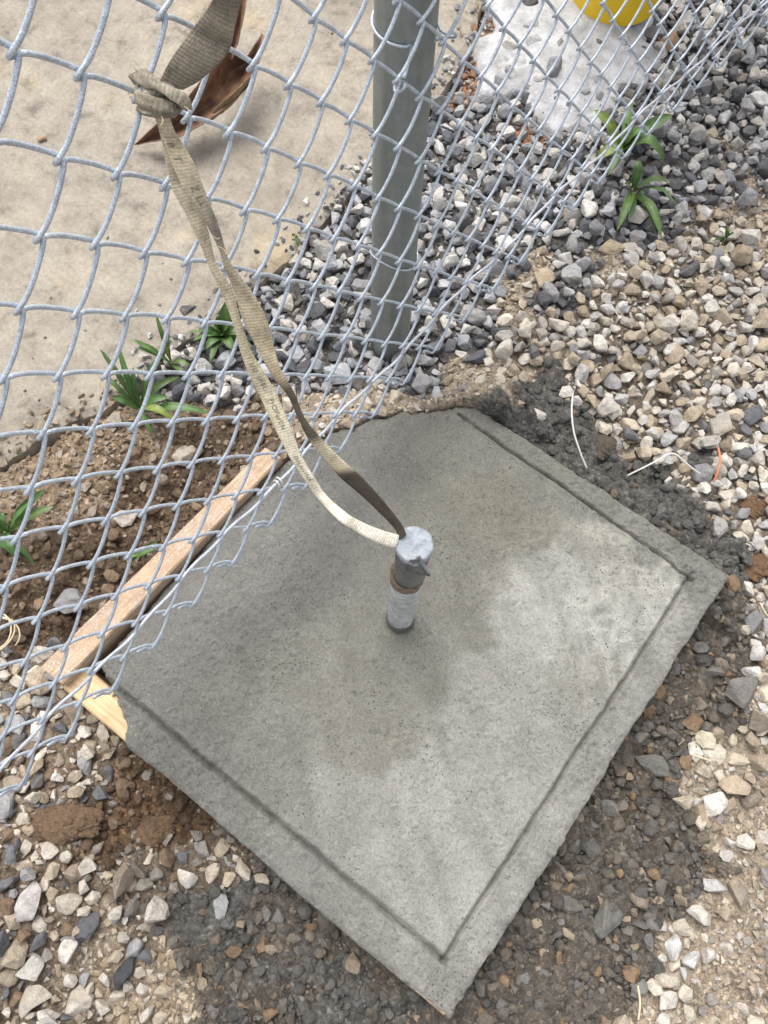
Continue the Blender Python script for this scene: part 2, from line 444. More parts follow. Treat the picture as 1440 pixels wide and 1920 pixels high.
Z['mix'] = [(0.408,0.246),(0.387,0.019),(0.379,-0.101),(0.449,-0.096),(0.452,0.034),(0.314,0.289),(0.375,0.259),(0.345,0.161),(0.352,0.078),(0.377,-0.031),(0.372,-0.153),(0.395,-0.248),(0.416,0.083),(0.449,-0.017),(0.459,-0.164),(0.362,0.221),(0.136,-0.346),(0.229,-0.357),(0.084,-0.323),(-0.015,-0.334),(0.389,-0.310),(0.413,0.176),(0.477,-0.090),(0.452,-0.241),(0.180,-0.358),(0.313,-0.360),(0.035,-0.329),(0.089,-0.373),(0.124,-0.436),(0.086,-0.472),(0.190,-0.423),(0.065,-0.407),(0.226,-0.375),(0.034,-0.452)]
ZN = list(Z); ZP = np.array([p for k in ZN for p in Z[k]]); ZK = np.array([i for i, k in enumerate(ZN) for _ in Z[k]])
GC = dict(grey=(0.085, 0.077, 0.07), orange=(0.30, 0.145, 0.075), dark=(0.085, 0.08, 0.08), pale=(0.165, 0.132, 0.10), pale2=(0.33, 0.275, 0.21),
          tan=(0.31, 0.25, 0.185), soil=(0.10, 0.066, 0.042), soilL=(0.25, 0.185, 0.125), mud=(0.115, 0.068, 0.036), left=(0.165, 0.125, 0.09), leftfine=(0.30, 0.24, 0.175),
          slurry=(0.108, 0.104, 0.094), mix=(0.098, 0.083, 0.066))
def zone_w(x, y):
    x = np.asarray(x, float); y = np.asarray(y, float)
    jx = x + 0.085 * fbm(x, y, 11, 5, 101, 0.6); jy = y + 0.085 * fbm(x, y, 11, 5, 131, 0.6)
    W_ = np.zeros((len(ZN), x.size)); jx = jx.ravel(); jy = jy.ravel()
    for (px, py), k in zip(ZP, ZK):
        d2 = (jx - px) ** 2 + (jy - py) ** 2 + 1e-4
        np.maximum(W_[k], d2 ** -3.5, out=W_[k])
    W_ /= W_.sum(0)
    return W_

def height(x, y):
    x = np.asarray(x, float); y = np.asarray(y, float)
    h = 0.004 + 0.018 * fbm(x, y, 5, 3, 1) + 0.012 * fbm(x, y, 22, 4, 2) + 0.006 * fbm(x, y, 90, 2, 3)
    d, _ = slab_sdf(x, y)
    box = np.minimum(np.minimum(x - SX0, SX1 - x), np.minimum(y - SY0, SY1 - y))     # > 0 in the slab's square
    # fill heaped against the buried corner and the far side
    cd = seg_d(x, y, corner)
    near = np.exp(-(cd / 0.055) ** 2)
    h = h + 0.072 * near * (corner_side(x, y) < 0.03)
    far = np.exp(-np.clip(y - SY1, 0, 1) / 0.10) * np.clip((x + 0.16) / 0.1, 0, 1) * np.clip((0.42 - x) / 0.1, 0, 1) * (y > SY1 - 0.05)
    h = h + (0.045 + 0.03 * fbm(x, y, 34, 4, 21)) * far
    # dug-out soil behind the plank
    tr = np.exp(-((x + 0.40) / 0.06) ** 2) * np.clip((y + 0.36) / 0.06, 0, 1) * np.clip((0.12 - y) / 0.08, 0, 1)
    h = h + (-0.035 + 0.03 * fbm(x, y, 40, 3, 44)) * tr
    # under the pour
    under = np.clip((box - 0.004) / 0.012, 0, 1) * np.clip((corner_side(x, y) + 0.004) / 0.01, 0, 1)
    h = h * (1 - under) + 0.0 * under
    # the pavement lies on a level bed
    p = np.clip((pad_x(y) + 0.006 - x) / 0.012, 0, 1)
    return h * (1 - p) + (-0.03) * p

def axis(lo, hi, step, far, n):
    core = np.arange(lo, hi + 1e-6, step)
    g = np.geomspace(step, far, n).cumsum()
    g = g * (far / g[-1])
    return np.concatenate([lo - g[::-1], core, hi + g])
def mudrise(x, y):
    w = zone_w(x, y); k = (w[ZN.index('mix')] + w[ZN.index('slurry')]).reshape(np.shape(x))
    return k * (0.002 + 0.015 * fbm(x, y, 55, 5, 301, 0.65))
gx = axis(-0.95, 0.80, 0.005, 40, 30); gy = axis(-0.78, 1.55, 0.005, 40, 30)
GX, GY = np.meshgrid(gx, gy)
GZ = height(GX, GY)
_in = np.minimum(np.minimum(GX - SX0, SX1 - GX), np.minimum(GY - SY0, SY1 - GY))
GZ = GZ + mudrise(GX, GY) * (_in < 0)
nx, ny = len(gx), len(gy)
idx = np.arange(nx * ny).reshape(ny, nx)
F = np.stack([idx[:-1, :-1].ravel(), idx[:-1, 1:].ravel(), idx[1:, 1:].ravel(), idx[1:, :-1].ravel()], 1)
zw = zone_w(GX, GY)
gcol = (np.array([GC[k] for k in ZN]).T @ zw).T
ground = mk('ground', np.stack([GX.ravel(), GY.ravel(), GZ.ravel()], 1), F, M['ground'], col=gcol)
tag(ground, 'brown and tan soil under the gravel around the slab', 'ground', kind='structure')

# old pavement behind the fence
py = np.concatenate([np.linspace(-4, -0.4, 12), np.arange(-0.39, 1.9, 0.008), np.linspace(2.0, 9, 14)])
px = pad_x(py)
edge = np.stack([px, py], 1)
PT = 0.020
V = []; Fp = []
for i, (x, y) in enumerate(edge):
    j = 0.004 * float(vnoise(y * 90, 0.0, 8))
    V += [(x - 12, y, PT), (x - 0.016, y, PT), (x - 0.004 + j, y, PT - 0.005), (x + j, y, PT - 0.03)]
for i in range(len(edge) - 1):
    for k in range(3):
        a = 4 * i + k; Fp.append((a, a + 1, a + 5, a + 4)[::-1])
pavement = mk('concrete_pavement', V, Fp, M['pad'], smooth=False)
bm = bmesh.new(); bm.from_mesh(pavement.data); bmesh.ops.recalc_face_normals(bm, faces=bm.faces); bm.to_mesh(pavement.data); bm.free()
tag(pavement, 'old beige concrete pavement behind the chain-link fence', 'pavement', kind='structure')

# ------------------------------------------------------------------ the fresh slab
GIN = 0.0435
def fine(base, spots):
    for s0, s1 in spots:
        base = np.concatenate([base[(base < s0) | (base > s1)], np.arange(s0, s1, 0.0007)])
    return np.sort(base)
sx = fine(np.arange(SX0 - 0.004, SX1 + 0.010, 0.0019), [(SX1 - GIN - 0.006, SX1 - GIN + 0.006)])
sy = fine(np.arange(SY0 - 0.010, SY1 + 0.010, 0.0019), [(SY0 + GIN - 0.005, SY0 + GIN + 0.009), (SY1 - 0.032 - 0.013, SY1 - 0.032 + 0.013)])
AX, AY = np.meshgrid(sx, sy)
D_ = slab_in(AX, AY)
def groove(d, w, dep): return -dep * np.exp(-np.abs(d / w) ** 2.6) + 0.0012 * np.exp(-((np.abs(d) - 2.1 * w) / w) ** 2)
top = ST + 0.0030 * fbm(AX, AY, 7, 3, 51) + 0.0018 * fbm(AX, AY, 45, 4, 52) + 0.0030 * fbm(AX, AY, 130, 3, 53, 0.75) * np.clip(0.55 + 1.5 * fbm(AX, AY, 6, 3, 88), 0.15, 1.2)
wob = 0.0024 * fbm(AX, AY, 22, 3, 54)
dx1 = (SX1 - GIN) - AX + wob; dy0 = AY - (SY0 + GIN + 0.002) + wob; dy1 = (SY1 - 0.032) - AY + wob * 1.4 - 0.012 * np.clip((AX - 0.0) / 0.28, -1, 1) * 0.5
inx = (AX > -0.262); iny0 = AY > SY0 + GIN - 0.004; iny1 = AY < SY1 - 0.028; inr = AX < SX1 - GIN + 0.006
top += groove(dx1, 0.0028, 0.0055) * iny0 * iny1
top += groove(dy0, 0.0038, 0.0075) * inx * inr
top += groove(dy1, 0.0028, 0.0055) * (AX > -0.12) * inr
band = ((dx1 < 0) | (dy0 < 0) | (dy1 < 0)).astype(bool)
top -= 0.0022 * band.astype(float)
top += 0.0034 * fbm(AX, AY, 120, 3, 57, 0.7) * band
# trowel wash ripples towards the far side
wash = np.clip((AY - 0.04) / 0.08, 0, 1) * np.clip((AX + 0.10) / 0.10, 0, 1) * ~band * np.clip(0.5 + 2.2 * fbm(AX, AY, 14, 3, 77), 0, 1)
top += 0.0055 * (0.35 - np.abs(vnoise(AX * 70 + AY * 60, AX * 40 - AY * 46, 58))) * wash + 0.0020 * fbm(AX, AY, 100, 3, 59) * wash
# trowel sweeps: long shallow ridges
sw = AX * math.cos(0.9) + AY * math.sin(0.9) + 0.02 * fbm(AX, AY, 6, 3, 81)
cw_ = -AX * math.sin(0.9) + AY * math.cos(0.9)
top += 0.0020 * (0.3 - np.abs(vnoise(sw * 80, cw_ * 9, 82))) * ~band * np.clip(0.5 + 1.6 * fbm(AX, AY, 8, 2, 87), 0.1, 1)
pits = np.clip(vnoise(AX * 190, AY * 190, 83) - 0.26, 0, 1) * np.clip(0.35 + 2.5 * fbm(AX, AY, 11, 3, 84), 0, 1)
top -= 0.0065 * pits
# paste swept up round the pipe
pr = np.hypot(AX + 0.0034, AY - 0.0062)
top += 0.004 * np.exp(-((pr - 0.024) / 0.008) ** 2)
# thin concrete next to the plank, and the rounded shoulder
shoulder = np.clip(1 - D_ / 0.010, 0, 1)
leftlow = np.clip((-0.235 - AX) / 0.04, 0, 1)
top = top - 0.006 * shoulder ** 2 - 0.007 * leftlow * (AY < 0.1) * (AY > SY0 + 0.06)
top = np.where(D_ < 0, np.maximum(ST - 0.012 + D_ * 14, -0.02), top)
# dark and pale paste: measured patches, darkest towards the left (value = albedo, second = warmth)
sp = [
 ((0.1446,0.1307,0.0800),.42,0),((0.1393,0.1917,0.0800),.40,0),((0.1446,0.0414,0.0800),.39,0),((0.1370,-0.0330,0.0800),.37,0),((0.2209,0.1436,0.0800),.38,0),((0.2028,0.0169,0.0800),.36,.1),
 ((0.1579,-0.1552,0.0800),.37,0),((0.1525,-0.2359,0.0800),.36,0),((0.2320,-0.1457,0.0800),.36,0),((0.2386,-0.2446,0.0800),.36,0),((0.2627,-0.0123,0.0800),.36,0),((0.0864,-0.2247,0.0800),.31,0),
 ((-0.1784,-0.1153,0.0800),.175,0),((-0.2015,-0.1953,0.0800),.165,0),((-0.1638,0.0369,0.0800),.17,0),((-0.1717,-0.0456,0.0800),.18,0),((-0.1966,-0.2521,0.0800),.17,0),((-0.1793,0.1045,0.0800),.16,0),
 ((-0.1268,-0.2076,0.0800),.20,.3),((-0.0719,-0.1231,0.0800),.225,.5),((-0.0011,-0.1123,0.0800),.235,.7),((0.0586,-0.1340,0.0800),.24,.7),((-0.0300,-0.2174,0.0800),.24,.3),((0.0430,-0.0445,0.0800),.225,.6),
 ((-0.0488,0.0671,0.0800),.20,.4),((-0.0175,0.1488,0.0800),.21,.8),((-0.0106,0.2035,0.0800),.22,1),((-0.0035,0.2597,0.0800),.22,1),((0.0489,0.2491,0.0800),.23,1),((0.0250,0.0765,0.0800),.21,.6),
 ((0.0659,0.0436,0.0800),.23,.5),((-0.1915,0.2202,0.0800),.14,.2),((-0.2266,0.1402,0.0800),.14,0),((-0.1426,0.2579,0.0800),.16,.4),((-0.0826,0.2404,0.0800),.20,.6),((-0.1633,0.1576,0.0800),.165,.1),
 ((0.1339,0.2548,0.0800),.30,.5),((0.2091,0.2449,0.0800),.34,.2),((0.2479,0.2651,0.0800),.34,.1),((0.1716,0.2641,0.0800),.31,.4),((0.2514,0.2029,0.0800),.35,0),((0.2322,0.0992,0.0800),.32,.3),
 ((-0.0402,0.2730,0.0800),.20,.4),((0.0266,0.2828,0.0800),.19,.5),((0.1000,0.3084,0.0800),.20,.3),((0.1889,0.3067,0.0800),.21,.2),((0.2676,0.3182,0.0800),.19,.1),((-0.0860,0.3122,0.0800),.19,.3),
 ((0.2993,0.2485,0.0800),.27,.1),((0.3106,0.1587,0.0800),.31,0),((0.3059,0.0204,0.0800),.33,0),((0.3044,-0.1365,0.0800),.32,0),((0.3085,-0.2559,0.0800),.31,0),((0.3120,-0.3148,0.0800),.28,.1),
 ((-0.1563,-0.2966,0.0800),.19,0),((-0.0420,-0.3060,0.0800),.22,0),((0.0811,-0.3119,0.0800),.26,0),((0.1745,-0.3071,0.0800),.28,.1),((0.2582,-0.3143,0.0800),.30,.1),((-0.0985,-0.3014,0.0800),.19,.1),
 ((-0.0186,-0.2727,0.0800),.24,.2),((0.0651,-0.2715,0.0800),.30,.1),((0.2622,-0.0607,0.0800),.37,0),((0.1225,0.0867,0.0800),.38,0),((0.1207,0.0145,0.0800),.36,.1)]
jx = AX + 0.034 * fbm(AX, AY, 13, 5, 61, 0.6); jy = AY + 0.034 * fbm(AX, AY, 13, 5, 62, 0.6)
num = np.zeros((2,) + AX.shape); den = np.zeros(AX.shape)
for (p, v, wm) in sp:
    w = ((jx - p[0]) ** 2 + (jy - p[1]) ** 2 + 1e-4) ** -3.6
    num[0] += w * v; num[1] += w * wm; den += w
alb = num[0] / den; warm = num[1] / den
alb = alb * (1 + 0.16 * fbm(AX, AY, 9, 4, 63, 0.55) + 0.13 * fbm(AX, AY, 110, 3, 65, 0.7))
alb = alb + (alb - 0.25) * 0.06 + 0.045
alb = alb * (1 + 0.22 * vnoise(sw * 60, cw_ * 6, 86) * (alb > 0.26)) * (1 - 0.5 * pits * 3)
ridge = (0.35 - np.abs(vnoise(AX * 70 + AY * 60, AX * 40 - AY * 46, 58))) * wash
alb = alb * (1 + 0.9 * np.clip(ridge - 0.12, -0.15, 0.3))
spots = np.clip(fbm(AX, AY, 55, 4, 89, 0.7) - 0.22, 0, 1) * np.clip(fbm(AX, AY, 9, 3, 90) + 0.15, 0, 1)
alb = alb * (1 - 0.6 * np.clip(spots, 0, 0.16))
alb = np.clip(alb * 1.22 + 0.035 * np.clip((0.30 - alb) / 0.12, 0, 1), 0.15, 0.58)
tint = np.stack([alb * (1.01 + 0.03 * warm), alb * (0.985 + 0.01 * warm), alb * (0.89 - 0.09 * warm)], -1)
# brown bleed water in the far groove; groove shade is painted in too
gb = np.exp(-(dy1 / 0.0020) ** 2) * (AX > -0.09) * inr + 0.6 * np.exp(-(dx1 / 0.0018) ** 2) * iny0 * iny1
gb = np.clip(gb, 0, 1)[..., None] * 0.6
tint = tint * (1 - gb) + np.array([0.085, 0.068, 0.05]) * gb
gd = (np.exp(-(dy0 / 0.0022) ** 2) * inx * inr)[..., None] * 0.4  # near groove: shade of the recess painted into the tint
tint = tint * (1 - gd) + np.array([0.07, 0.068, 0.062]) * gd
idx = np.arange(AX.size).reshape(AX.shape)
F = np.stack([idx[:-1, :-1].ravel(), idx[:-1, 1:].ravel(), idx[1:, 1:].ravel(), idx[1:, :-1].ravel()], 1)
keep = (D_.ravel()[F] > -0.012).any(1)
F = F[keep]
used = np.unique(F); remap = np.full(AX.size, -1); remap[used] = np.arange(len(used))
SV = np.stack([AX.ravel(), AY.ravel(), top.ravel()], 1)[used]
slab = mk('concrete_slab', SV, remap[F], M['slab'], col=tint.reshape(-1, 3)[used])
tag(slab, 'freshly poured square grey concrete slab with tooled edge groove', 'concrete slab')

# ------------------------------------------------------------------ form boards
def board(name, c4, ztop, depth, mat, label, segs=26):
    """c4: outer-start, outer-end, inner-end, inner-start in plan"""
    a, b_, c_, d_ = [np.array(p[:2]) for p in c4]
    V = []; F_ = []
    ax = b_ - a; L = np.linalg.norm(ax)
    prof = [(0, -depth), (0, -0.0025), (0.06, 0), (0.94, 0), (1, -0.0025), (1, -depth)]
    for i in range(segs + 1):
        t = i / segs
        o_ = a + (b_ - a) * t; n_ = d_ + (c_ - d_) * t
        for k, (s, dz) in enumerate(prof):
            p = o_ + (n_ - o_) * s
            z = ztop + dz + 0.0012 * float(vnoise(t * 14, s * 3, 7)) + 0.0005 * float(vnoise(t * 60, s * 9, 17))
            V.append((p[0] + 0.0008 * float(vnoise(t * 30, k, 3)), p[1] + 0.0008 * float(vnoise(t * 30, k, 4)), z))
    n6 = len(prof)
    for i in range(segs):
        for k in range(n6 - 1):
            F_.append((i * n6 + k, i * n6 + k + 1, (i + 1) * n6 + k + 1, (i + 1) * n6 + k))
    F_.append(tuple(range(n6))[::-1]); F_.append(tuple(segs * n6 + k for k in range(n6)))
    # pivot with local x along the grain
    ang = math.atan2(ax[1], ax[0]); mid = np.array([*((a + c_) / 2), ztop - depth])
    Vl = np.array(V) - mid
    ca, sa = math.cos(-ang), math.sin(-ang)
    Vl = np.stack([Vl[:, 0] * ca - Vl[:, 1] * sa, Vl[:, 0] * sa + Vl[:, 1] * ca, Vl[:, 2]], 1)
    o = mk(name, Vl, F_, mat, smooth=False)
    o.location = mid; o.rotation_euler = (0, 0, ang)
    bm = bmesh.new(); bm.from_mesh(o.data); bmesh.ops.recalc_face_normals(bm, faces=bm.faces); bm.to_mesh(o.data); bm.free()
    return tag(o, label, 'plank')
board('form_board', [(-0.3333,-0.3240,0.0920), (-0.3026,0.0866,0.0920), (-0.2736,0.0892,0.0920), (-0.2959,-0.3227,0.0920)], 0.092, 0.088, M['board'],
      'brown stained form plank flecked with cement along the slab under the fence')
nb0 = np.array((-0.2992,-0.3284,0.0715)[:2]); nb1 = np.array((0.3223,-0.3333,0.0715)[:2])
tv = (nb1 - nb0) / np.linalg.norm(nb1 - nb0); nv = np.array([-tv[1], tv[0]])
if nv[1] < 0: nv = -nv
board('form_board', [nb0, nb1 - tv * 0.010, nb1 - tv * 0.010 + nv * 0.038, nb0 + nv * 0.038], 0.0715, 0.080, M['fresh'],
      'new pine form plank with splintered bare end, mostly smeared over with concrete')

# ------------------------------------------------------------------ stones
def ico(level):
    bm = bmesh.new(); bmesh.ops.create_icosphere(bm, subdivisions=level, radius=1)
    V = np.array([v.co[:] for v in bm.verts]); F_ = np.array([[v.index for v in f.verts] for f in bm.faces]); bm.free()
    return V, F_
ICO = {k: ico(k) for k in (1, 2, 3, 5)}
def rock_shape(r, level, sharp=True):
    V, F_ = ICO[level]
    n = int(r.integers(6, 12))
    nn = r.normal(size=(n, 3)); nn /= np.linalg.norm(nn, axis=1)[:, None]
    dd = r.uniform(0.62, 1.0, n)
    nn = np.vstack([nn, [[0, 0, 1], [0, 0, -1]]]); dd = np.concatenate([dd, r.uniform(0.75, 1.0, 2)])
    pw = 26 if sharp else 9
    q = np.clip(V @ nn.T, 0, None) / dd
    R_ = (np.sum(q ** pw, 1) + 0.6 ** pw) ** (-1 / pw)
    R_ = np.minimum(R_, 1.5)
    P = V * R_[:, None]
    P *= 1 + 0.05 * (r.random((len(V), 1)) - 0.5)
    ext = np.ptp(P, axis=0); P -= (P.max(0) + P.min(0)) / 2
    P = P / ext.max() * 2
    return P * np.array([1, r.uniform(0.62, 0.95), r.uniform(0.5, 0.8)])
def hull_rock(r, big):
    n = int(r.integers(11, 17)) if big else int(r.integers(8, 11))
    P = r.normal(size=(n, 3)); P /= np.linalg.norm(P, axis=1)[:, None]
    P *= r.uniform(0.86, 1.0, (n, 1))
    P *= np.array([1, r.uniform(0.6, 0.95), r.uniform(0.5, 0.85)])
    bm = bmesh.new()
    for q in P: bm.verts.new(q)
    res = bmesh.ops.convex_hull(bm, input=bm.verts)
    bmesh.ops.delete(bm, geom=[v for v in bm.verts if not v.link_faces], context='VERTS')
    bmesh.ops.dissolve_limit(bm, angle_limit=0.32, verts=bm.verts, edges=bm.edges)
    if big: bmesh.ops.bevel(bm, geom=bm.edges[:], offset=r.uniform(0.03, 0.085), segments=1, affect='EDGES', clamp_overlap=True)
    bmesh.ops.triangulate(bm, faces=bm.faces)
    V = np.array([v.co[:] for v in bm.verts]); bm.verts.index_update()
    F_ = np.array([[v.index for v in f.verts] for f in bm.faces]); bm.free()
    V = V - (V.max(0) + V.min(0)) / 2
    V = V / np.ptp(V, axis=0).max() * 2
    return V, F_
def clod_shape(r, level):
    V, F_ = ICO[level]
    k = r.normal(size=(7, 3)) * 2.2; ph = r.uniform(0, 6.28, 7)
    R_ = 1 + 0.14 * np.sin(V @ k.T + ph).sum(1) / 2 + 0.16 * (r.random(len(V)) - 0.5)
    return V * R_[:, None] * np.array([1, r.uniform(0.7, 1), r.uniform(0.55, 0.85)])
def rough_clod(r):
    V, F_ = ICO[5]
    q = V + 0.22 * np.stack([fbm(V[:, 0] + V[:, 2], V[:, 1] - V[:, 2], 1.7, 3, 200 + i) for i in range(3)], 1)
    R_ = 1 + 0.5 * fbm(q[:, 0] * 1.3 + q[:, 2], q[:, 1] - q[:, 2] * 1.1, 2.2, 6, 210, 0.68)
    return q * R_[:, None]
POOL = {}
for l in (1, 2, 3):
    POOL[('rock', l)] = [hull_rock(rng, l > 1) if i % 5 else (rock_shape(rng, min(l, 2), False), ICO[min(l, 2)][1]) for i in range(60)]
    POOL[('clod', l)] = [(clod_shape(rng, l), ICO[l][1]) for i in range(30)]
def pick(kind, lv, r):
    q = POOL[(kind, lv)]
    return q[int(r.integers(len(q)))]

PAL = dict(
 grey=[(.35,.35,.36),(.23,.23,.24),(.10,.10,.105),(.48,.475,.47),(.55,.53,.50),(.50,.47,.43),(.30,.285,.275),(.13,.135,.15),(.40,.40,.41),(.085,.09,.10),(.28,.29,.31)],
 dark=[(.30,.30,.31),(.18,.185,.195),(.10,.103,.11),(.38,.37,.37),(.48,.45,.40),(.14,.14,.15),(.52,.49,.45),(.20,.19,.185),(.11,.11,.115),(.46,.45,.44),(.38,.38,.39)],
 pale=[(.56,.50,.41),(.62,.57,.50),(.49,.41,.31),(.46,.42,.37),(.35,.28,.20),(.54,.46,.35),(.26,.255,.255),(.60,.54,.46),(.43,.35,.26),(.15,.15,.155),(.52,.475,.42),(.58,.52,.43),(.64,.60,.54),(.42,.35,.26),(.46,.45,.45),(.62,.59,.55),(.66,.62,.56),(.40,.38,.36),(.55,.53,.50)],
 pale2=[(.66,.62,.55),(.60,.53,.43),(.50,.43,.33),(.56,.54,.52),(.40,.32,.235),(.30,.25,.20)],
 tan=[(.46,.39,.30),(.56,.50,.41),(.36,.29,.22),(.30,.27,.25),(.5,.45,.4)],
 soil=[(.20,.135,.085),(.13,.085,.052),(.30,.215,.14),(.38,.31,.24),(.10,.066,.042),(.17,.12,.08)],
 soilL=[(.36,.26,.17),(.46,.37,.27),(.26,.18,.115),(.40,.34,.28)],
 mud=[(.13,.08,.045),(.11,.066,.038),(.17,.11,.065),(.24,.17,.11),(.36,.31,.26)],
 left=[(.56,.51,.44),(.64,.59,.53),(.60,.54,.46),(.40,.325,.24),(.32,.26,.20),(.34,.335,.34),(.22,.15,.095),(.47,.39,.29),(.14,.14,.15),(.54,.48,.40)],
 leftfine=[(.52,.43,.32),(.58,.52,.44),(.40,.31,.21),(.46,.38,.29)],
 slurry=[(.135,.131,.12),(.108,.104,.095),(.165,.16,.148),(.20,.155,.11),(.14,.115,.09)],
 mix=[(.165,.15,.127),(.13,.122,.11),(.21,.175,.137),(.24,.16,.095),(.15,.146,.137),(.19,.184,.172),(.11,.097,.08),(.32,.26,.19)],
 orange=[(.30,.16,.09),(.30,.28,.26),(.48,.44,.40),(.34,.33,.33),(.2,.2,.21)])
# acceptance per radius class (mm): 17,14,11.5,9,7,5,3.4
RC = [15.5, 12.8, 10.4, 8.2, 6.4, 4.6, 3.2]
ACC = dict(
 grey=[.10,.40,.8,1,1,.9,.6], dark=[.05,.25,.7,1,1,1,.7], pale=[.04,.22,.7,1,1,1,.8], pale2=[.25,.4,.5,.5,.5,.6,.6], tan=[.01,.03,.06,.12,.22,.45,.8],
 soil=[.02,.03,.07,.16,.35,.8,1], soilL=[.0,.01,.04,.08,.2,.5,1], mud=[.01,.02,.06,.14,.3,.7,1], left=[.09,.20,.4,.6,.75,.9,1], leftfine=[.0,.03,.08,.15,.4,.9,1],
 slurry=[.0,.0,.01,.02,.03,.05,.1], mix=[.01,.04,.12,.28,.6,1,1], orange=[.0,.05,.15,.35,.5,.6,.7])
AREA = (-0.86, 0.78, -0.76, 1.52)
cell = 0.036
grid = {}
stones = []            # x, y, r, zone, layer
def in_view(x, y, z, mg=0.04):
    v = CR @ (np.array([x, y, z]) - CAM)
    if v[2] > -0.05: return None
    u, w = v[0] / -v[2], v[1] / -v[2]
    lim_x, lim_y = 720 / 1550 + mg, 960 / 1550 + mg
    return None if abs(u) > lim_x or abs(w) > lim_y else -v[2]
def clash(x, y, r, f):
    cx, cy = int(x // cell), int(y // cell)
    for i in (cx - 1, cx, cx + 1):
        for j in (cy - 1, cy, cy + 1):
            for (a, b_, c_) in grid.get((i, j), ()):
                if (a - x) ** 2 + (b_ - y) ** 2 < (f * (c_ + r)) ** 2: return True
    return False
def put(x, y, r): grid.setdefault((int(x // cell), int(y // cell)), []).append((x, y, r))

# stones one can point at: place, mean radius, colour, elongation, turn, label
own = [
 ((-0.4133,-0.2410,-0.0100),.022,(.27,.265,.27),1.25,.3,'big rounded grey stone in the dug soil behind the plank'),
 ((-0.0191,-0.5378,0.0100),.0155,(.06,.062,.07),1.9,.95,'long blackish slate chip in the gravel at the lower left'),
 ((-0.1706,0.4349,0.0100),.0165,(.10,.105,.12),1.35,-.2,'large dark slate stone just right of the fence post foot'),
 ((-0.3251,0.2768,0.0100),.0205,(.42,.44,.46),1.3,0,'broad pale blue-grey stone seen through the mesh left of the post'),
 ((-0.1634,0.6290,0.0100),.019,(.40,.33,.235),1.05,.4,'round tan stone lying alone right of the mesh hem'),
 ((-0.1074,0.7508,0.0100),.020,(.42,.34,.235),1.5,.1,'crumbly tan lump below the right-hand weeds'),
 ((-0.1660,-0.5498,0.0100),.0195,(.52,.48,.46),1.7,1.35,'tall wedge-shaped pale stone at the left edge of the gravel'),
 ((-0.1132,-0.6032,0.0100),.0155,(.60,.56,.50),1.15,.3,'rounded cream stone near the lower left edge'),
 ((-0.0879,-0.6238,0.0100),.018,(.50,.45,.38),1.4,.5,'flat beige stone in the lower left corner'),
 ((0.4710,0.0751,0.0100),.0165,(.68,.65,.59),1.2,.2,'chunky white stone at the right edge of the muddy strip'),
 ((0.4369,0.1330,0.0100),.015,(.62,.56,.47),1.25,-.3,'cream stone beside a straw right of the slab'),
 ((0.4188,0.1386,0.0100),.014,(.60,.54,.42),1.2,-.5,'yellowish cream stone nearest the muddy strip on the right'),
 ((-0.0069,-0.3900,0.0100),.0115,(.56,.47,.38),1.5,1.2,'pointed cream stone in the muddy strip below the slab'),
 ((0.0140,-0.3821,0.0100),.0095,(.54,.45,.34),1.2,.6,'short tan stone second in the row below the slab'),
 ((0.0232,-0.3626,0.0100),.0110,(.53,.46,.38),1.9,-.9,'long beige stone third in the row below the slab'),
 ((0.0473,-0.3586,0.0100),.0100,(.48,.41,.32),1.7,-.1,'beige stone tucked under the near plank'),
 ((0.0274,-0.4121,0.0100),.013,(.36,.36,.36),1.3,1.2,'single light grey stone on dark mud below the slab'),
 ((0.4287,-0.1322,0.0100),.019,(.17,.165,.15),1.4,1.0,'large dark grey pebble in the mud right of the slab'),
 ((0.3786,0.0699,0.0100),.019,(.15,.145,.13),1.7,-.6,'pointed olive-grey stone in the mud right of the slab'),
 ((0.4250,0.2222,0.0100),.022,(.20,.19,.175),1.1,.3,'broad mud-coated grey stone by the right edge'),
 ((0.2636,0.4782,0.0100),.001,(.4,.3,.2),1,0,None),
 ((-0.0335,0.3912,0.0500),.014,(.60,.56,.50),1.5,-.1,'white flat chip lying on the wet cement crumbs'),
 ((0.2837,0.3979,0.0300),.001,(.4,.3,.2),1,0,None),
 ((-0.2705,1.2201,0.0100),.022,(.33,.21,.125),1.45,1.2,'brown brick-like chunk beside the pale footing'),
 ((-0.0664,1.1857,0.0100),.020,(.66,.64,.62),1.5,.1,'bright white stone at the right edge near the top'),
 ((-0.3481,-0.0752,-0.0200),.001,(.4,.3,.2),1,0,None),
 ((-0.4282,-0.1003,-0.0200),.016,(.50,.45,.40),1.5,.4,'pale stone half sunk in soil below the weeds'),
 ((-0.4327,0.0320,0.0000),.018,(.46,.40,.34),1.3,.6,'pinkish grey stone in the soil left of the plank end'),
 ((-0.5800,0.2169,0.0260),.011,(.09,.092,.10),1.5,.3,'black stone chip lying loose on the old pavement'),
 ((-1.0087,0.3208,0.0260),.008,(.34,.24,.14),1.2,.3,'small brown pebble on the pavement at the upper left'),
 ((-0.3747,1.1635,0.0200),.001,(.4,.3,.2),1,0,None),
 ((0.2778,0.5331,0.0100),.001,(.4,.3,.2),1,0,None),
 ((0.2323,0.6114,0.0200),.018,(.13,.13,.14),1.3,.2,'dark cracked stone in the pale gravel near the right edge'),
 ((0.2025,0.5597,0.0200),.021,(.42,.385,.33),1.35,1.2,'upright grey-tan stone in the pale gravel right of the slab'),
 ((0.1756,0.0824,0.1000),.001,(.4,.3,.2),1,0,None),
]
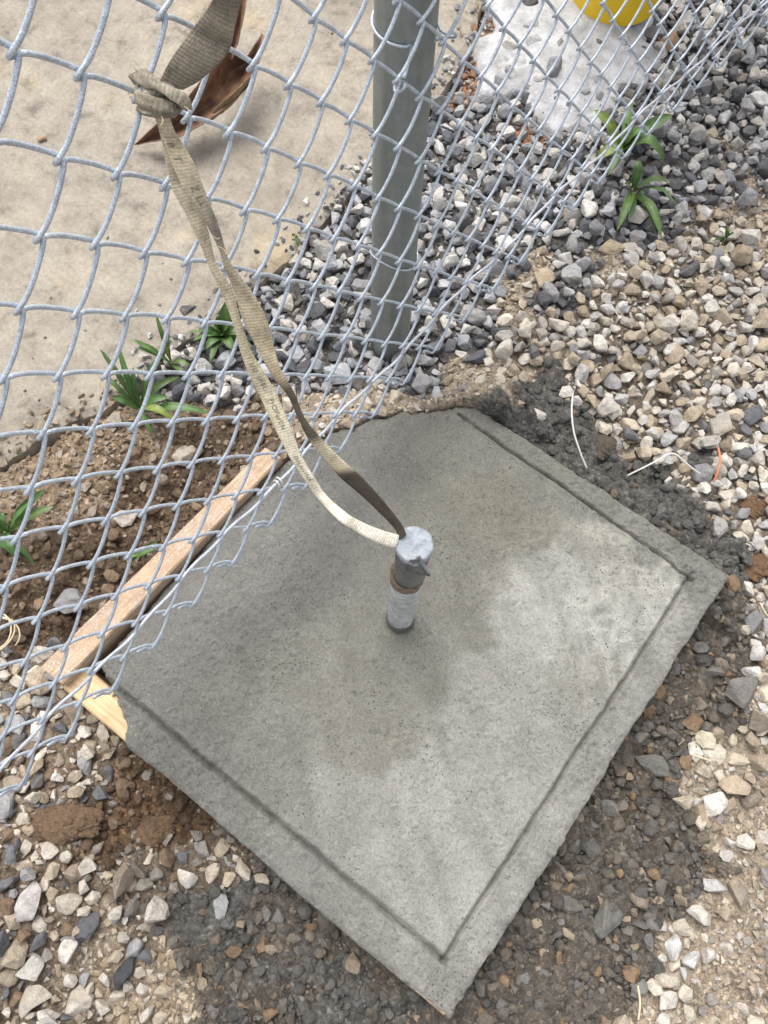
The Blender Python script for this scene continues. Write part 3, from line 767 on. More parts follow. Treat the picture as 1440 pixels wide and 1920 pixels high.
clods_own = [
 ((-0.1958,-0.4583,0.0050),.030,(.20,.125,.07),1.9,.15,'wide flat clod of dark brown soil in the lower left gravel'),
 ((-0.1009,-0.3989,0.0050),.020,(.20,.125,.07),1.4,.5,'brown soil clod beside the muddy strip at the left'),
 ((0.3520,0.3945,0.0150),.022,(.22,.125,.062),1.2,.3,'rusty brown soil clod at the right edge beyond the slab corner'),
 ((0.3093,0.4785,0.0150),.018,(.21,.12,.06),1.3,.1,'orange-brown soil clod above the slab corner at the right'),
 ((0.0742,0.4105,0.0450),.020,(.125,.10,.075),1.2,.2,'brownish lump among the wet cement crumbs'),
]
own = [o for o in own if o[5]]
for (p, r, *_r) in own + clods_own: put(p[0], p[1], r * 0.9)

tot = 0
for ci, rmm in enumerate(RC):
    r0 = rmm / 1000
    nd = int(2.9 * 2.0 / (math.pi * r0 * r0) * (0.8 if rmm > 4 else 0.22))
    nd = min(nd, 42000)
    X = rng.uniform(AREA[0], AREA[1], nd); Y = rng.uniform(AREA[2], AREA[3], nd)
    zk = zone_w(X, Y).argmax(0)
    ds = slab_in(X, Y); pe = pad_x(Y) - X
    boxd = np.minimum(np.minimum(X - SX0 + 0.012, SX1 - X), np.minimum(Y - SY0 + 0.004, SY1 - Y))
    cs = corner_side(X, Y)
    acc = rng.random(nd); rr = r0 * rng.uniform(0.86, 1.16, nd)
    for k in range(nd):
        zn = ZN[zk[k]]
        if acc[k] > ACC[zn][ci]: continue
        x, y, r = X[k], Y[k], rr[k]
        if boxd[k] > -r * 0.75 and cs[k] > -r * 0.6: continue       # slab and planks
        if pe[k] > -0.6 * r:                                        # on the pavement: hardly any
            if not (pe[k] < 0.05 and ci >= 4 and acc[k] < 0.10 + 0.3 * (zn in ('soilL', 'grey')) * (pe[k] < 0.02)): continue
        if (x + 0.294) ** 2 + (y - 0.373) ** 2 < (0.030 + r * 0.7) ** 2: continue    # fence post
        if (x + 0.404) ** 2 + (y - 1.228) ** 2 < 0.10 ** 2: continue                   # bollard
        if in_view(x, y, 0.02) is None: continue
        if clash(x, y, r, 0.80): continue
        put(x, y, r); stones.append((x, y, r, zn, 0))
# a loose upper layer
base_n = len(stones)
X = rng.uniform(AREA[0], AREA[1], 5200); Y = rng.uniform(AREA[2], AREA[3], 5200)
zk = zone_w(X, Y).argmax(0); ds = slab_in(X, Y); pe = pad_x(Y) - X; cs = corner_side(X, Y)
boxd = np.minimum(np.minimum(X - SX0 + 0.012, SX1 - X), np.minimum(Y - SY0 + 0.004, SY1 - Y))
grid2 = {}
gsave = grid; grid = grid2
for (p, r, *_r) in own + clods_own: put(p[0], p[1], r * 1.1)
for k in range(len(X)):
    zn = ZN[zk[k]]
    if zn not in ('grey', 'dark', 'pale', 'left', 'mix', 'pale2'): continue
    r = rng.choice([0.0150, 0.0125, 0.0105, 0.009, 0.0075]) * rng.uniform(0.9, 1.1)
    if zn == 'mix': r *= 0.7
    if rng.random() > dict(grey=.8, dark=.75, pale=.75, left=.40, mix=.25, pale2=.45)[zn]: continue
    x, y = X[k], Y[k]
    if (boxd[k] > -r * 0.8 and cs[k] > -r * 0.8) or pe[k] > -r * 0.4: continue
    if (x + 0.294) ** 2 + (y - 0.373) ** 2 < (0.031 + r * 0.8) ** 2 or (x + 0.404) ** 2 + (y - 1.228) ** 2 < 0.11 ** 2: continue
    if in_view(x, y, 0.03) is None or clash(x, y, r, 0.92): continue
    put(x, y, r); stones.append((x, y, r, zn, 1))
grid = gsave

sa = np.array([(s[0], s[1], s[2]) for s in stones])
hz = height(sa[:, 0], sa[:, 1])
pe = pad_x(sa[:, 1]) - sa[:, 0]
hz = np.where(pe > 0, PT, hz)
foot_d = np.hypot(sa[:, 0] + 0.40, (sa[:, 1] - 1.14))
def rotm(r):
    yaw = r.uniform(0, 6.283); t1, t2 = r.normal(0, 0.42, 2)
    return np.array((Matrix.Rotation(yaw, 3, 'Z') @ Matrix.Rotation(t1, 3, 'X') @ Matrix.Rotation(t2, 3, 'Y')))
def stone_geo(i, level):
    x, y, r, zn, lay = stones[i]
    if zn == 'soil' or zn == 'mud': kind = 'clod' if rng.random() < 0.6 else 'rock'
    elif zn == 'slurry': kind = 'clod'
    elif zn == 'mix': kind = 'clod' if rng.random() < 0.12 else 'rock'
    else: kind = 'rock'
    P, Fk = pick(kind, level, rng)
    P = P * r * (1.14 if kind == 'rock' else 0.95)
    P = P @ rotm(rng).T
    pal = PAL[zn]; c = np.array(pal[int(rng.integers(len(pal)))]) * rng.uniform(0.86, 1.14)
    if zn in ('mix', 'left', 'pale', 'grey') and SY0 - 0.16 < y < SY0 + 0.02 and -0.2 < x < 0.34 and rng.random() < 0.5:
        c = c * 0.35 + np.array((.10, .098, .09)) * 0.65
    z = hz[i] - P[:, 2].min() * ((0.2 if zn == 'mix' else 0.5) if lay == 0 else 1.0) + (0.0 if lay == 0 else r * 0.45)
    return P + np.array([x, y, z]), c, Fk

# the largest-looking ones become single stones, the rest the bed
app = []
for i, (x, y, r, zn, lay) in enumerate(stones):
    d = in_view(x, y, 0.02, 0.0)
    app.append(0 if d is None or zn in ('soil', 'mud', 'slurry') else r / d * (1.15 if lay else 1.0))
order = np.argsort(-np.array(app))
NS = 262
single = set(int(i) for i in order[:NS] if app[int(i)] > 0)
ZONE_TXT = dict(grey='in the grey gravel around the fence post', dark='in the dark gravel at the upper right', pale='in the pale gravel beyond the slab',
                pale2='in the whitish gravel at the right edge', tan='on bare tan soil', soilL='on the soil at the pavement edge', left='in the gravel at the lower left',
                leftfine='on fine grit at the lower left', mix='in the muddy strip beside the slab', orange='on the orange clay patch')
def colour_word(c):
    l = float(np.mean(c)); warm = c[0] - c[2]
    if l < 0.17: return 'dark brown' if warm > 0.045 else 'blackish grey'
    if l < 0.30: return 'brown' if warm > 0.08 else 'mid grey'
    if l < 0.44: return 'tan' if warm > 0.09 else 'light grey'
    return 'cream' if warm > 0.08 else 'whitish'
LANDMARK = [
 ((-0.1862,0.9787,0.0000),'beside the broad-leaved weed'),((-0.1191,0.8672,0.0000),'beside the star-shaped weed'),((0.0305,0.8845,0.0000),'near the tiny green tuft'),((-0.1657,0.6363,0.0000),'near the lone round tan stone'),
 ((-0.1092,0.7591,0.0000),'near the crumbly tan lump'),((-0.1730,0.4405,0.0000),'near the dark slate by the post'),((-0.2655,0.3421,0.0000),'in front of the post foot'),((-0.3840,0.3625,0.0000),'left of the post foot'),((-0.3288,0.2810,0.0000),'near the broad blue-grey stone'),
 ((-0.4898,0.4111,0.0000),'at the pavement corner'),((-0.4221,0.7480,0.0000),'right of the post behind the mesh'),((-0.3253,0.5798,0.0000),'low behind the mesh'),((-0.3194,0.7986,0.0000),'below the orange clay'),((-0.5052,0.0971,0.0000),'by the large left weed'),
 ((-0.4630,0.2016,0.0000),'below the bushy weed'),((-0.0142,0.4653,0.0500),'above the upright pale wire'),((0.1543,0.4660,0.0400),'above the arched pale wire'),((0.2278,0.5224,0.0000),'by the orange wire'),((0.2332,0.6247,0.0000),'by the dark cracked stone'),((0.1286,0.7087,0.0000),'high in the pale gravel at right'),
 ((0.0037,0.6629,0.0000),'mid pale gravel above the crumbs'),((-0.0690,0.5811,0.0000),'in pale gravel right of the hem'),((0.1310,0.8136,0.0000),'right edge below the tuft'),((0.3397,0.4446,0.0000),'between the right soil clods'),((0.3930,0.3132,0.0000),'right of the slab corner'),((0.4278,0.2259,0.0000),'by the broad mud-coated stone'),
 ((0.3522,0.1411,0.0000),'in mud along the slab side'),((0.3810,0.0723,0.0000),'by the pointed olive stone in mud'),((0.4363,0.1422,0.0000),'by the cream stones and straw'),((0.4741,0.0776,0.0000),'by the chunky white stone'),((0.3793,-0.0699,0.0000),'in mud right of the slab middle'),((0.4315,-0.1315,0.0000),'by the dark pebble in mud'),
 ((0.3970,-0.2487,0.0000),'in mud by the near slab corner'),((0.5123,-0.1697,0.0000),'by the dry stalk at bottom right'),((0.5675,-0.0077,0.0000),'on tan soil at lower right'),((0.5844,-0.1084,0.0000),'in the bottom right corner'),((0.0121,-0.3781,0.0000),'by the row of stones below the slab'),((0.1664,-0.3847,0.0000),'in mud below the near plank'),
 ((0.0706,-0.4565,0.0000),'in mud at bottom left'),((-0.0201,-0.5406,0.0000),'by the long slate chip'),((-0.1683,-0.5527,0.0000),'by the tall wedge stone'),((-0.1150,-0.6066,0.0000),'by the rounded cream stone'),((-0.0317,-0.6056,0.0000),'at the bottom left edge'),((-0.0547,-0.4362,0.0000),'below the clods'),
 ((-0.1721,-0.4849,0.0000),'below the wide soil clod'),((-0.2639,-0.4558,0.0000),'above the wide soil clod'),((-0.2517,-0.3783,0.0000),'below the torn hem at left'),((-0.3548,-0.3856,0.0000),'under the hem at the left edge'),((-0.1975,-0.3632,0.0000),'beside the bare plank end'),((-0.4262,-0.2519,0.0000),'in the dug soil at left'),
 ((-0.3989,-0.0570,0.0000),'in the dug soil below the weeds'),((-0.1259,1.2675,0.0000),'at the upper right edge'),((-0.0679,1.1978,0.0000),'by the bright white stone at right'),((-0.0769,1.0186,0.0000),'in dark gravel right of the hem'),((-0.2737,1.2325,0.0000),'by the brown brick-like chunk'),((-0.3121,0.9263,0.0000),'at the front of the pale footing'),((0.0621,0.9799,0.0000),'at the right edge above the tuft')]
singles = []
bed = {}
for i in range(len(stones)):
    x, y, r, zn, lay = stones[i]
    lv = 2 if (i in single or r > 0.0078) else 1
    if i in single: lv = 3 if r > 0.0135 else 2
    P, c, Fk = stone_geo(i, lv)
    if i in single:
        cw_ = colour_word(c)
        org = np.array([x, y, P[:, 2].min()])
        o = mk('gravel_stone', P, Fk, M['stone'], smooth=False, col=np.tile(c, (len(P), 1)), origin=org)
        ex = np.sort(np.ptp(P, axis=0))[::-1]
        shp = 'long' if ex[0] > 1.45 * ex[1] else ('flat' if ex[2] < 0.55 * ex[1] else ('chunky' if ex[2] > 0.8 * ex[0] else 'angular'))
        lm = min(LANDMARK, key=lambda q: (q[0][0] - x) ** 2 + (q[0][1] - y) ** 2)[1]
        singles.append((o, x, y, '%s %s stone %s' % (shp, cw_, lm), 'larger %s stones %s' % (cw_, ZONE_TXT[zn])))
    else:
        fam = {'grey': 'gravel_grey', 'dark': 'gravel_grey', 'orange': 'gravel_grey', 'soil': 'soil_crumbs', 'mud': 'soil_crumbs', 'soilL': 'soil_crumbs', 'slurry': 'cement_crumbs', 'mix': 'gravel_muddy'}.get(zn, 'gravel_pale')
        bed.setdefault(fam, []).append((P, c, Fk))

by = {}
for s_ in singles: by.setdefault(s_[3], []).append(s_)
ORD = ['nearest', 'second nearest', 'third nearest', 'fourth nearest', 'fifth nearest', 'sixth nearest']
for lb, ls in by.items():
    ls.sort(key=lambda q: (q[1] - CAM[0]) * math.sin(-0.34) + (q[2] - CAM[1]) * math.cos(-0.34))
    for j, (o, x, y, _l, gp) in enumerate(ls):
        tag(o, lb if len(ls) == 1 else lb + (', lower one' if j == 0 else ', upper one') if len(ls) == 2 else lb + ', ' + ('lowest' if j == 0 else 'topmost' if j == len(ls) - 1 else ['second lowest', 'third lowest', 'fourth lowest', 'fifth lowest', 'sixth lowest', 'seventh lowest'][j - 1]), 'stone', gp)
# wet cement crumbs spilled along the slab
cr = np.random.default_rng(77)
CX = cr.uniform(-0.35, 0.62, 20000); CY = cr.uniform(-0.62, 0.56, 20000)
CZ = zone_w(CX, CY).argmax(0); CS = corner_side(CX, CY); CH = height(CX, CY)
for k in range(20000):
    x, y = CX[k], CY[k]
    if in_view(x, y, 0.03) is None: continue
    zn = ZN[CZ[k]]
    if zn not in ('slurry', 'mix', 'mud'): continue
    if zn != 'slurry' and cr.random() > (0.8 if zn == 'mix' else 0.3): continue
    r = float(np.clip(cr.lognormal(math.log(0.0033), 0.5), 0.0015, 0.010))
    bx = float(min(min(x - SX0 + 0.004, SX1 - x), min(y - SY0 + 0.002, SY1 - y)))
    if bx > -r * 0.5 and CS[k] > -0.004: continue
    lv = 2 if r > 0.0055 else 1
    P, Fk = pick('clod', lv, cr)
    P = P * r @ rotm(cr).T
    z = CH[k] + r * cr.uniform(0.1, 0.7)
    c = np.array(PAL['slurry'][int(cr.choice(5, p=[.4, .3, .22, .04, .04]))]) * cr.uniform(0.75, 1.2)
    if zn != 'slurry': c = np.array(PAL[zn][int(cr.integers(3))]) * cr.uniform(0.7, 1.1)
    bed.setdefault('cement_crumbs', []).append((P + np.array([x, y, z]), c, Fk))
NF = 26000
FX = cr.uniform(AREA[0], AREA[1], NF); FY = cr.uniform(AREA[2], AREA[3], NF)
FK = zone_w(FX, FY).argmax(0); FC = corner_side(FX, FY); FH = height(FX, FY); FP = pad_x(FY) - FX
PF = dict(grey=.3, dark=.3, pale=.42, pale2=.7, tan=1, soil=.5, soilL=.9, mud=.4, left=.6, leftfine=1, orange=.5, mix=.45)
for k in range(NF):
    x, y = FX[k], FY[k]; zn = ZN[FK[k]]
    if cr.random() > PF.get(zn, 0) or in_view(x, y, 0.02) is None: continue
    if FP[k] > 0 and (FP[k] > 0.10 or cr.random() > 0.5 * math.exp(-FP[k] / 0.03)): 
        if cr.random() > 0.035: continue
    bx = float(min(min(x - SX0 + 0.006, SX1 - x), min(y - SY0 + 0.003, SY1 - y)))
    if bx > -0.002 and FC[k] > -0.003: continue
    r = cr.uniform(0.0013, 0.0034)
    P, Fk = pick('rock', 1, cr)
    P = P * r @ rotm(cr).T
    c = np.array(PAL[zn][int(cr.integers(len(PAL[zn])))]) * cr.uniform(0.6, 1.05)  # fines coloured darker to deepen the shade in the gaps between stones
    z = (PT if FP[k] > 0 else FH[k]) + r * cr.uniform(0.2, 0.7)
    fam = {'grey': 'gravel_grey', 'dark': 'gravel_grey', 'orange': 'gravel_grey', 'soil': 'soil_crumbs', 'mud': 'soil_crumbs', 'soilL': 'soil_crumbs', 'mix': 'gravel_muddy'}.get(zn, 'gravel_pale')
    bed[fam].append((P + np.array([x, y, z]), c, Fk))
TXT = dict(gravel_grey='bed of smaller blue-grey and dark crushed stone along the fence', gravel_pale='bed of smaller cream and tan gravel around the slab',
           gravel_muddy='small mud-coated brown and grey gravel beside the slab', soil_crumbs='crumbled brown soil and grit behind and left of the plank',
           cement_crumbs='dark grey wet cement crumbs spilled along the slab edges')
for fam, lst in bed.items():
    Vs, Fs, Cs, k = [], [], [], 0
    for P, c, Fk in lst:
        Vs.append(P); Fs.append(Fk + k); Cs.append(np.tile(c, (len(P), 1))); k += len(P)
    o = mk(fam, np.concatenate(Vs), np.concatenate(Fs), M['crumb'] if fam in ('cement_crumbs', 'soil_crumbs') else M['stone'], smooth=False, col=np.concatenate(Cs))
    tag(o, TXT[fam], 'gravel' if 'gravel' in fam else ('soil' if 'soil' in fam else 'cement'), kind='stuff')
nr = np.random.default_rng(3)
for (p, r, c, el, turn, label) in own:
    P, Fk = hull_rock(nr, True); P[:, :2] /= np.ptp(P[:, :2], axis=0) / 2
    P = P * np.array([math.sqrt(el), 1 / math.sqrt(el), 0.75]) * r
    P = P @ np.array(Matrix.Rotation(turn + math.radians(36), 3, 'Z') @ Matrix.Rotation(nr.normal(0, .15), 3, 'X')).T
    gz = float(height(np.array([p[0]]), np.array([p[1]]))[0])
    if p[0] < float(pad_x(np.array([p[1]]))[0]): gz = PT
    org = np.array([p[0], p[1], gz])
    P[:, 2] += -P[:, 2].min() * 0.8
    o = mk('stone', P + org, Fk, M['stone'], smooth=False, col=np.tile(np.array(c), (len(P), 1)), origin=org)
    tag(o, label, 'stone')
for (p, r, c, el, turn, label) in clods_own:
    P = rough_clod(nr) * np.array([math.sqrt(el), 1 / math.sqrt(el), 0.30]) * r
    P = P @ np.array(Matrix.Rotation(turn + math.radians(36), 3, 'Z')).T
    gz = float(height(np.array([p[0]]), np.array([p[1]]))[0])
    org = np.array([p[0], p[1], gz]); P[:, 2] += -P[:, 2].min() * 0.55
    o = mk('soil_clod', P + org, ICO[5][1], M['crumb'], smooth=True, col=np.tile(np.array(c), (len(P), 1)), origin=org)
    tag(o, label, 'soil clod')

# ------------------------------------------------------------------ tubes and ribbons
def tube(path, rad, sides=8, closed=False, caps=True):
    P = np.asarray(path, float); n = len(P)
    T = np.gradient(P, axis=0)
    T /= np.linalg.norm(T, axis=1)[:, None] + 1e-12
    up = np.array([0.3, 0.2, 1.0]); up -= T[0] * (up @ T[0]); up /= np.linalg.norm(up)
    V = []; R_ = np.broadcast_to(np.asarray(rad, float), (n,))
    for i in range(n):
        up = up - T[i] * (up @ T[i]); up /= np.linalg.norm(up) + 1e-12
        w = np.cross(T[i], up)
        for k in range(sides):
            a = 2 * math.pi * k / sides
            V.append(P[i] + R_[i] * (math.cos(a) * up + math.sin(a) * w))
    F_ = []
    for i in range(n - 1):
        for k in range(sides):
            k2 = (k + 1) % sides
            F_.append((i * sides + k, i * sides + k2, (i + 1) * sides + k2, (i + 1) * sides + k))
    if caps:
        F_.append(tuple(range(sides))[::-1]); F_.append(tuple((n - 1) * sides + k for k in range(sides)))
    return V, F_

def spline(pts, n):
    """Catmull-Rom through rows of any width"""
    P = np.asarray(pts, float); P = np.vstack([2 * P[0] - P[1], P, 2 * P[-1] - P[-2]])
    m_ = len(P) - 3; out_ = []
    for i in range(n):
        u = i / (n - 1) * m_; k = min(int(u), m_ - 1); t = u - k
        p0, p1, p2, p3 = P[k:k + 4]
        out_.append(0.5 * (2 * p1 + (p2 - p0) * t + (2 * p0 - 5 * p1 + 4 * p2 - p3) * t * t + (3 * p1 - p0 - 3 * p2 + p3) * t ** 3))
    return np.array(out_)

# ------------------------------------------------------------------ chain-link fence
FS = np.array([[-0.846691,0.023990,0.061916,0.022144,-0.001967,0.015450,0.003851,-0.013575,0.000310,-0.004956],[0.894956,0.781787,-0.044578,0.005807,0.001568,-0.001467,-0.002472,0.003823,0.004317,0.000535],[0.593841,-0.062274,-0.500539,0.003129,-0.002256,-0.001957,0.000787,0.007983,-0.001367,0.002129]])
EXPS = [(0,0),(1,0),(0,1),(2,0),(1,1),(0,2),(3,0),(2,1),(1,2),(0,3)]
SC = 0.667
def fence_raw(a, b_):
    A = (a - 8) / 15; B = (b_ - 8) / 9
    p = FS @ np.array([A ** i * B ** j for i, j in EXPS])
    return np.array([SC * (p[0] + 0.48), SC * (p[1] - 0.5), SC * p[2] + 0.08])
def fence_pt(a, b_):
    """point of the mesh surface at lattice place (a along, b downwards), straight on beyond the measured part"""
    ac = min(max(a, -11), 37); bc = max(b_, -5)
    p = fence_raw(ac, bc)
    if a != ac: p = p + (fence_raw(ac, bc) - fence_raw(ac - math.copysign(1, a - ac), bc)) * abs(a - ac)
    if b_ != bc: p = p + (fence_raw(ac, bc) - fence_raw(ac, bc + 1)) * (bc - b_)
    return p
def fence_n(a, b_):
    da = fence_pt(a + .5, b_) - fence_pt(a - .5, b_); db = fence_pt(a, b_ + .5) - fence_pt(a, b_ - .5)
    n = np.cross(da, db); n /= np.linalg.norm(n)
    return n if n[0] > 0 else -n
fence = empty('chain_link_fence', (-0.29, 0.373, 0.0))
tag(fence, 'galvanised chain-link fence with its grey steel post, hem hanging loose over the slab', 'fence')
WR = 0.00185
BTOP, BBOT = -19, 17
def jig(a, b_):
    s = int(a * 131 + b_ * 17)
    return np.array([0, math.sin(s * 1.7) * 0.0012, math.sin(s * 2.9 + 1) * 0.0012])
def wire_path(k):
    nodes = []
    for b_ in range(BTOP, BBOT + 1):
        right = (k - b_) % 2 != 0
        nodes.append((k + (1 if right else 0), b_, right))
    pts = []
    for i, (a, b_, right) in enumerate(nodes):
        s = 1 if right else -1
        node = fence_pt(a, b_) + jig(a, b_); nn = fence_n(a, b_)
        along = fence_pt(a + .5, b_) - fence_pt(a - .5, b_); along /= np.linalg.norm(along)
        dn = fence_pt(a, b_ + .5) - fence_pt(a, b_ - .5); dn /= np.linalg.norm(dn)
        # steep runs (right-top to left-bottom) lie in front, the others behind
        front_in = (not right)          # arriving at a left node we come down the front
        fi = 1 if front_in else -1
        if b_ == BBOT:
            pts.append(node - dn * WR * 1.0 + nn * fi * WR * 0.9)
            tgt = fence_pt(a + s * 0.52, b_ - 0.40)          # the end is bent back up beside the next wire
            pts.append(node + along * s * WR * 1.6 + dn * WR * 1.5)
            pts.append(node * 0.86 + tgt * 0.14 + along * s * WR * 2.0 - nn * fi * WR * 1.8 + dn * WR * 1.6)
            pts.append(node * 0.5 + tgt * 0.5 - nn * fi * WR * 2.0 + dn * WR * 1.6)
            pts.append(tgt - nn * fi * WR * 1.8 + dn * WR * 1.2)
        else:
            a2, b2, r2 = nodes[i + 1]
            n2 = fence_pt(a2, b2) + jig(a2, b2); fo = -fi
            seg = n2 - node
            pts.append(node - dn * WR * 1.3 + along * s * WR * 0.75 + nn * fi * WR * 1.0)
            pts.append(node + along * s * WR * 1.5)
            pts.append(node + dn * WR * 1.3 + along * s * WR * 0.75 - nn * fi * WR * 1.0)
            if right:       # down the front: leaves in a wide bend, lands straight
                pts.append(node + seg * 0.28 + along * WR * 1.5 + nn * fo * WR * 1.9)
                pts.append(node + seg * 0.55 + along * WR * 1.2 + nn * fo * WR * 2.0)
                pts.append(node + seg * 0.80 + along * WR * 0.4 + nn * fo * WR * 1.5)
            else:           # along the back: leaves straight, drops over in a wide bend
                pts.append(node + seg * 0.22 - dn * WR * 1.0 + nn * fo * WR * 1.6)
                pts.append(node + seg * 0.50 - dn * WR * 2.0 + nn * fo * WR * 2.0)
                pts.append(node + seg * 0.78 - dn * WR * 2.0 + along * WR * 0.3 + nn * fo * WR * 1.6)
    return pts
for k in range(-24, 46):
    pth = wire_path(k)
    V, F_ = tube(spline(pth, len(pth) * 2), WR * (0.97 + 0.06 * random.random()), 7)
    mk('mesh_wire', V, F_, M['wire'], fence)
tw = []
for i in range(0, 560):
    a = -24 + i * 0.125
    b_ = 15.15 + 0.12 * math.sin(a * 0.9)
    nn = fence_n(a, b_)
    tw.append(fence_pt(a, b_) + nn * WR * (1.5 + 0.6 * math.sin(a * math.pi)))
V, F_ = tube(tw, 0.0020, 8)
mk('tension_wire', V, F_, M['tension'], fence)
# post
PX, PY, PR = -0.294, 0.3735, 0.0305
V, F_ = [], []
ns = 40
zs = list(np.linspace(-0.08, 1.9, 34)) + [1.905]
for z in zs:
    for k in range(ns):
        a = 2 * math.pi * k / ns
        r = PR * (1 + 0.0025 * math.sin(3 * a + z * 2)) * (0.9 if z > 1.901 else 1)
        V.append((PX + r * math.cos(a), PY + r * math.sin(a), z))
for i in range(len(zs) - 1):
    for k in range(ns):
        F_.append((i * ns + k, i * ns + (k + 1) % ns, (i + 1) * ns + (k + 1) % ns, (i + 1) * ns + k))
F_.append(tuple((len(zs) - 1) * ns + k for k in range(ns)))
o = mk('post', V, F_, M['post'], fence); o['label'] = 'dull grey round steel fence post'
# ties round the post
LOWTIE = 0.235
def post_tie(na, nb):
    """wire curled on the mesh in front, led round the back of the post and hooked on the mesh beyond it"""
    pl, pr_ = fence_pt(*na), fence_pt(*nb)
    pts = [pl + np.array([0.0050 * math.cos(t), 0.0050 * math.sin(t), 0.0045 * math.sin(t + 0.6) - 0.0011 * t]) for t in np.linspace(7.6, 1.2, 16)]
    r_ = PR + 0.0016
    for t in np.linspace(-0.75, -2 * math.pi + 1.35, 26):
        u = (-0.75 - t) / (2 * math.pi - 2.1)
        pts.append(np.array([PX + r_ * math.cos(t), PY + r_ * math.sin(t), pl[2] * (1 - u) + pr_[2] * u + 0.002]))
    pts += [pr_ + np.array([-0.006, -0.004, 0.002]), pr_ + np.array([0.004, 0.002, 0.002]), pr_ + np.array([0.005, 0.005, -0.004]), pr_ + np.array([-0.003, 0.004, -0.008]), pr_ + np.array([-0.012, -0.006, -0.010]), pr_ + np.array([-0.020, -0.018, -0.010])]
    V, F_ = tube(spline(pts, 150), 0.0015, 7)
    return mk('tie_wire', V, F_, M['wire'], fence)
post_tie((9.15, 5.1), (11.25, 4.9))
lp = [np.array([PX + (PR + 0.0016) * math.cos(t), PY + (PR + 0.0016) * math.sin(t), LOWTIE - 0.010 * math.sin(t) - 0.006 * math.cos(2 * t)]) for t in np.linspace(0.5, 0.5 - 2 * math.pi * 1.05, 70)]
lp += [lp[-1] + np.array([0.006, 0.004, -0.004]), lp[-1] + np.array([0.012, 0.004, -0.009])]
V, F_ = tube(lp, 0.0014, 7); mk('tie_wire', V, F_, M['wire'], fence)
# clip holding the hem wire
def clip(a, b_):
    c = fence_pt(a, b_) + fence_n(a, b_) * WR * 1.5
    nn = fence_n(a, b_); da = fence_pt(a + .5, b_) - fence_pt(a - .5, b_); da /= np.linalg.norm(da); db = np.cross(nn, da)
    pts = []
    for t in np.linspace(0, 2 * math.pi * 1.6, 34):
        pts.append(c + 0.0058 * (math.cos(t) * nn + math.sin(t) * (db * 0.9 + da * 0.3)) + da * (t - 5) * 0.0008)
    pts.append(pts[-1] + db * 0.007 + da * 0.002)
    V, F_ = tube(pts, 0.0015, 6)
    mk('wire_clip', V, F_, M['tie'], fence)
clip(1.8, 15.3); clip(15.2, 15.0)

# ------------------------------------------------------------------ pipe in the slab
PBX, PBY = (-0.0034,0.0062,0.0800)[:2]
pipe = empty('pipe_stub', (PBX, PBY, ST))
tag(pipe, 'galvanised pipe stub standing in the wet slab with its top wrapped in grey tape', 'pipe')
def lathe(name, prof, mat, parent, ns=40, wob=0.0, seed=0, shift=(0, 0), z0=ST):
    V, F_ = [], []
    for j, (r, z) in enumerate(prof):
        for k in range(ns):
            a = 2 * math.pi * k / ns
            w = 1 + wob * float(vnoise(np.array(math.cos(a) * 2.2 + z * 22), np.array(math.sin(a) * 2.2 + z * 9), seed)) * 2
            V.append((PBX + shift[0] + r * w * math.cos(a), PBY + shift[1] + r * w * math.sin(a), z0 + z + (wob * 0.02 * float(vnoise(np.array(a * 2), np.array(j * 1.0), seed + 4)))))
    for i in range(len(prof) - 1):
        for k in range(ns):
            F_.append((i * ns + k, i * ns + (k + 1) % ns, (i + 1) * ns + (k + 1) % ns, (i + 1) * ns + k))
    F_.append(tuple((len(prof) - 1) * ns + k for k in range(ns)))
    return mk(name, V, F_, mat, parent)
lathe('pipe_body', [(0.0172, -0.06), (0.0172, 0.0), (0.0172, 0.08), (0.0172, 0.16), (0.0172, 0.222), (0.0160, 0.224)], M['pipe'], pipe, wob=0.006)
lathe('cement_splash', [(0.0185, -0.01), (0.0183, 0.006), (0.0179, 0.018), (0.0173, 0.028)], M['slab'], pipe, wob=0.035, seed=8)
# the splash needs the concrete's tint
for o in pipe.children:
    if o.name.startswith('cement_splash'):
        a_ = o.data.color_attributes.new('tint', 'FLOAT_COLOR', 'POINT')
        a_.data.foreach_set('color', np.tile(np.array([.17, .168, .155, 1], np.float32), (len(o.data.vertices), 1)).ravel())
lathe('rust_rim', [(0.0174, 0.206), (0.0183, 0.209), (0.0187, 0.220), (0.0192, 0.232), (0.0187, 0.236), (0.0170, 0.233)], M['rust'], pipe, wob=0.05, seed=3, shift=(-0.001, 0.0005))
lathe('tape_wrap', [(0.0166, 0.222), (0.0168, 0.24), (0.0175, 0.262), (0.0172, 0.285), (0.0175, 0.312), (0.0178, 0.330)], M['tapedark'], pipe, wob=0.06, seed=5, shift=(0.0008, 0))
V, F_ = [], []
crr = [(0.0176, 0.322), (0.0182, 0.328), (0.0186, 0.333), (0.0184, 0.3365), (0.0176, 0.3385), (0.0162, 0.3392), (0.0145, 0.3392), (0.0125, 0.3390), (0.0105, 0.3388), (0.0085, 0.3387), (0.0065, 0.3386), (0.0045, 0.3386), (0.0025, 0.3386), (0.0006, 0.3386)]
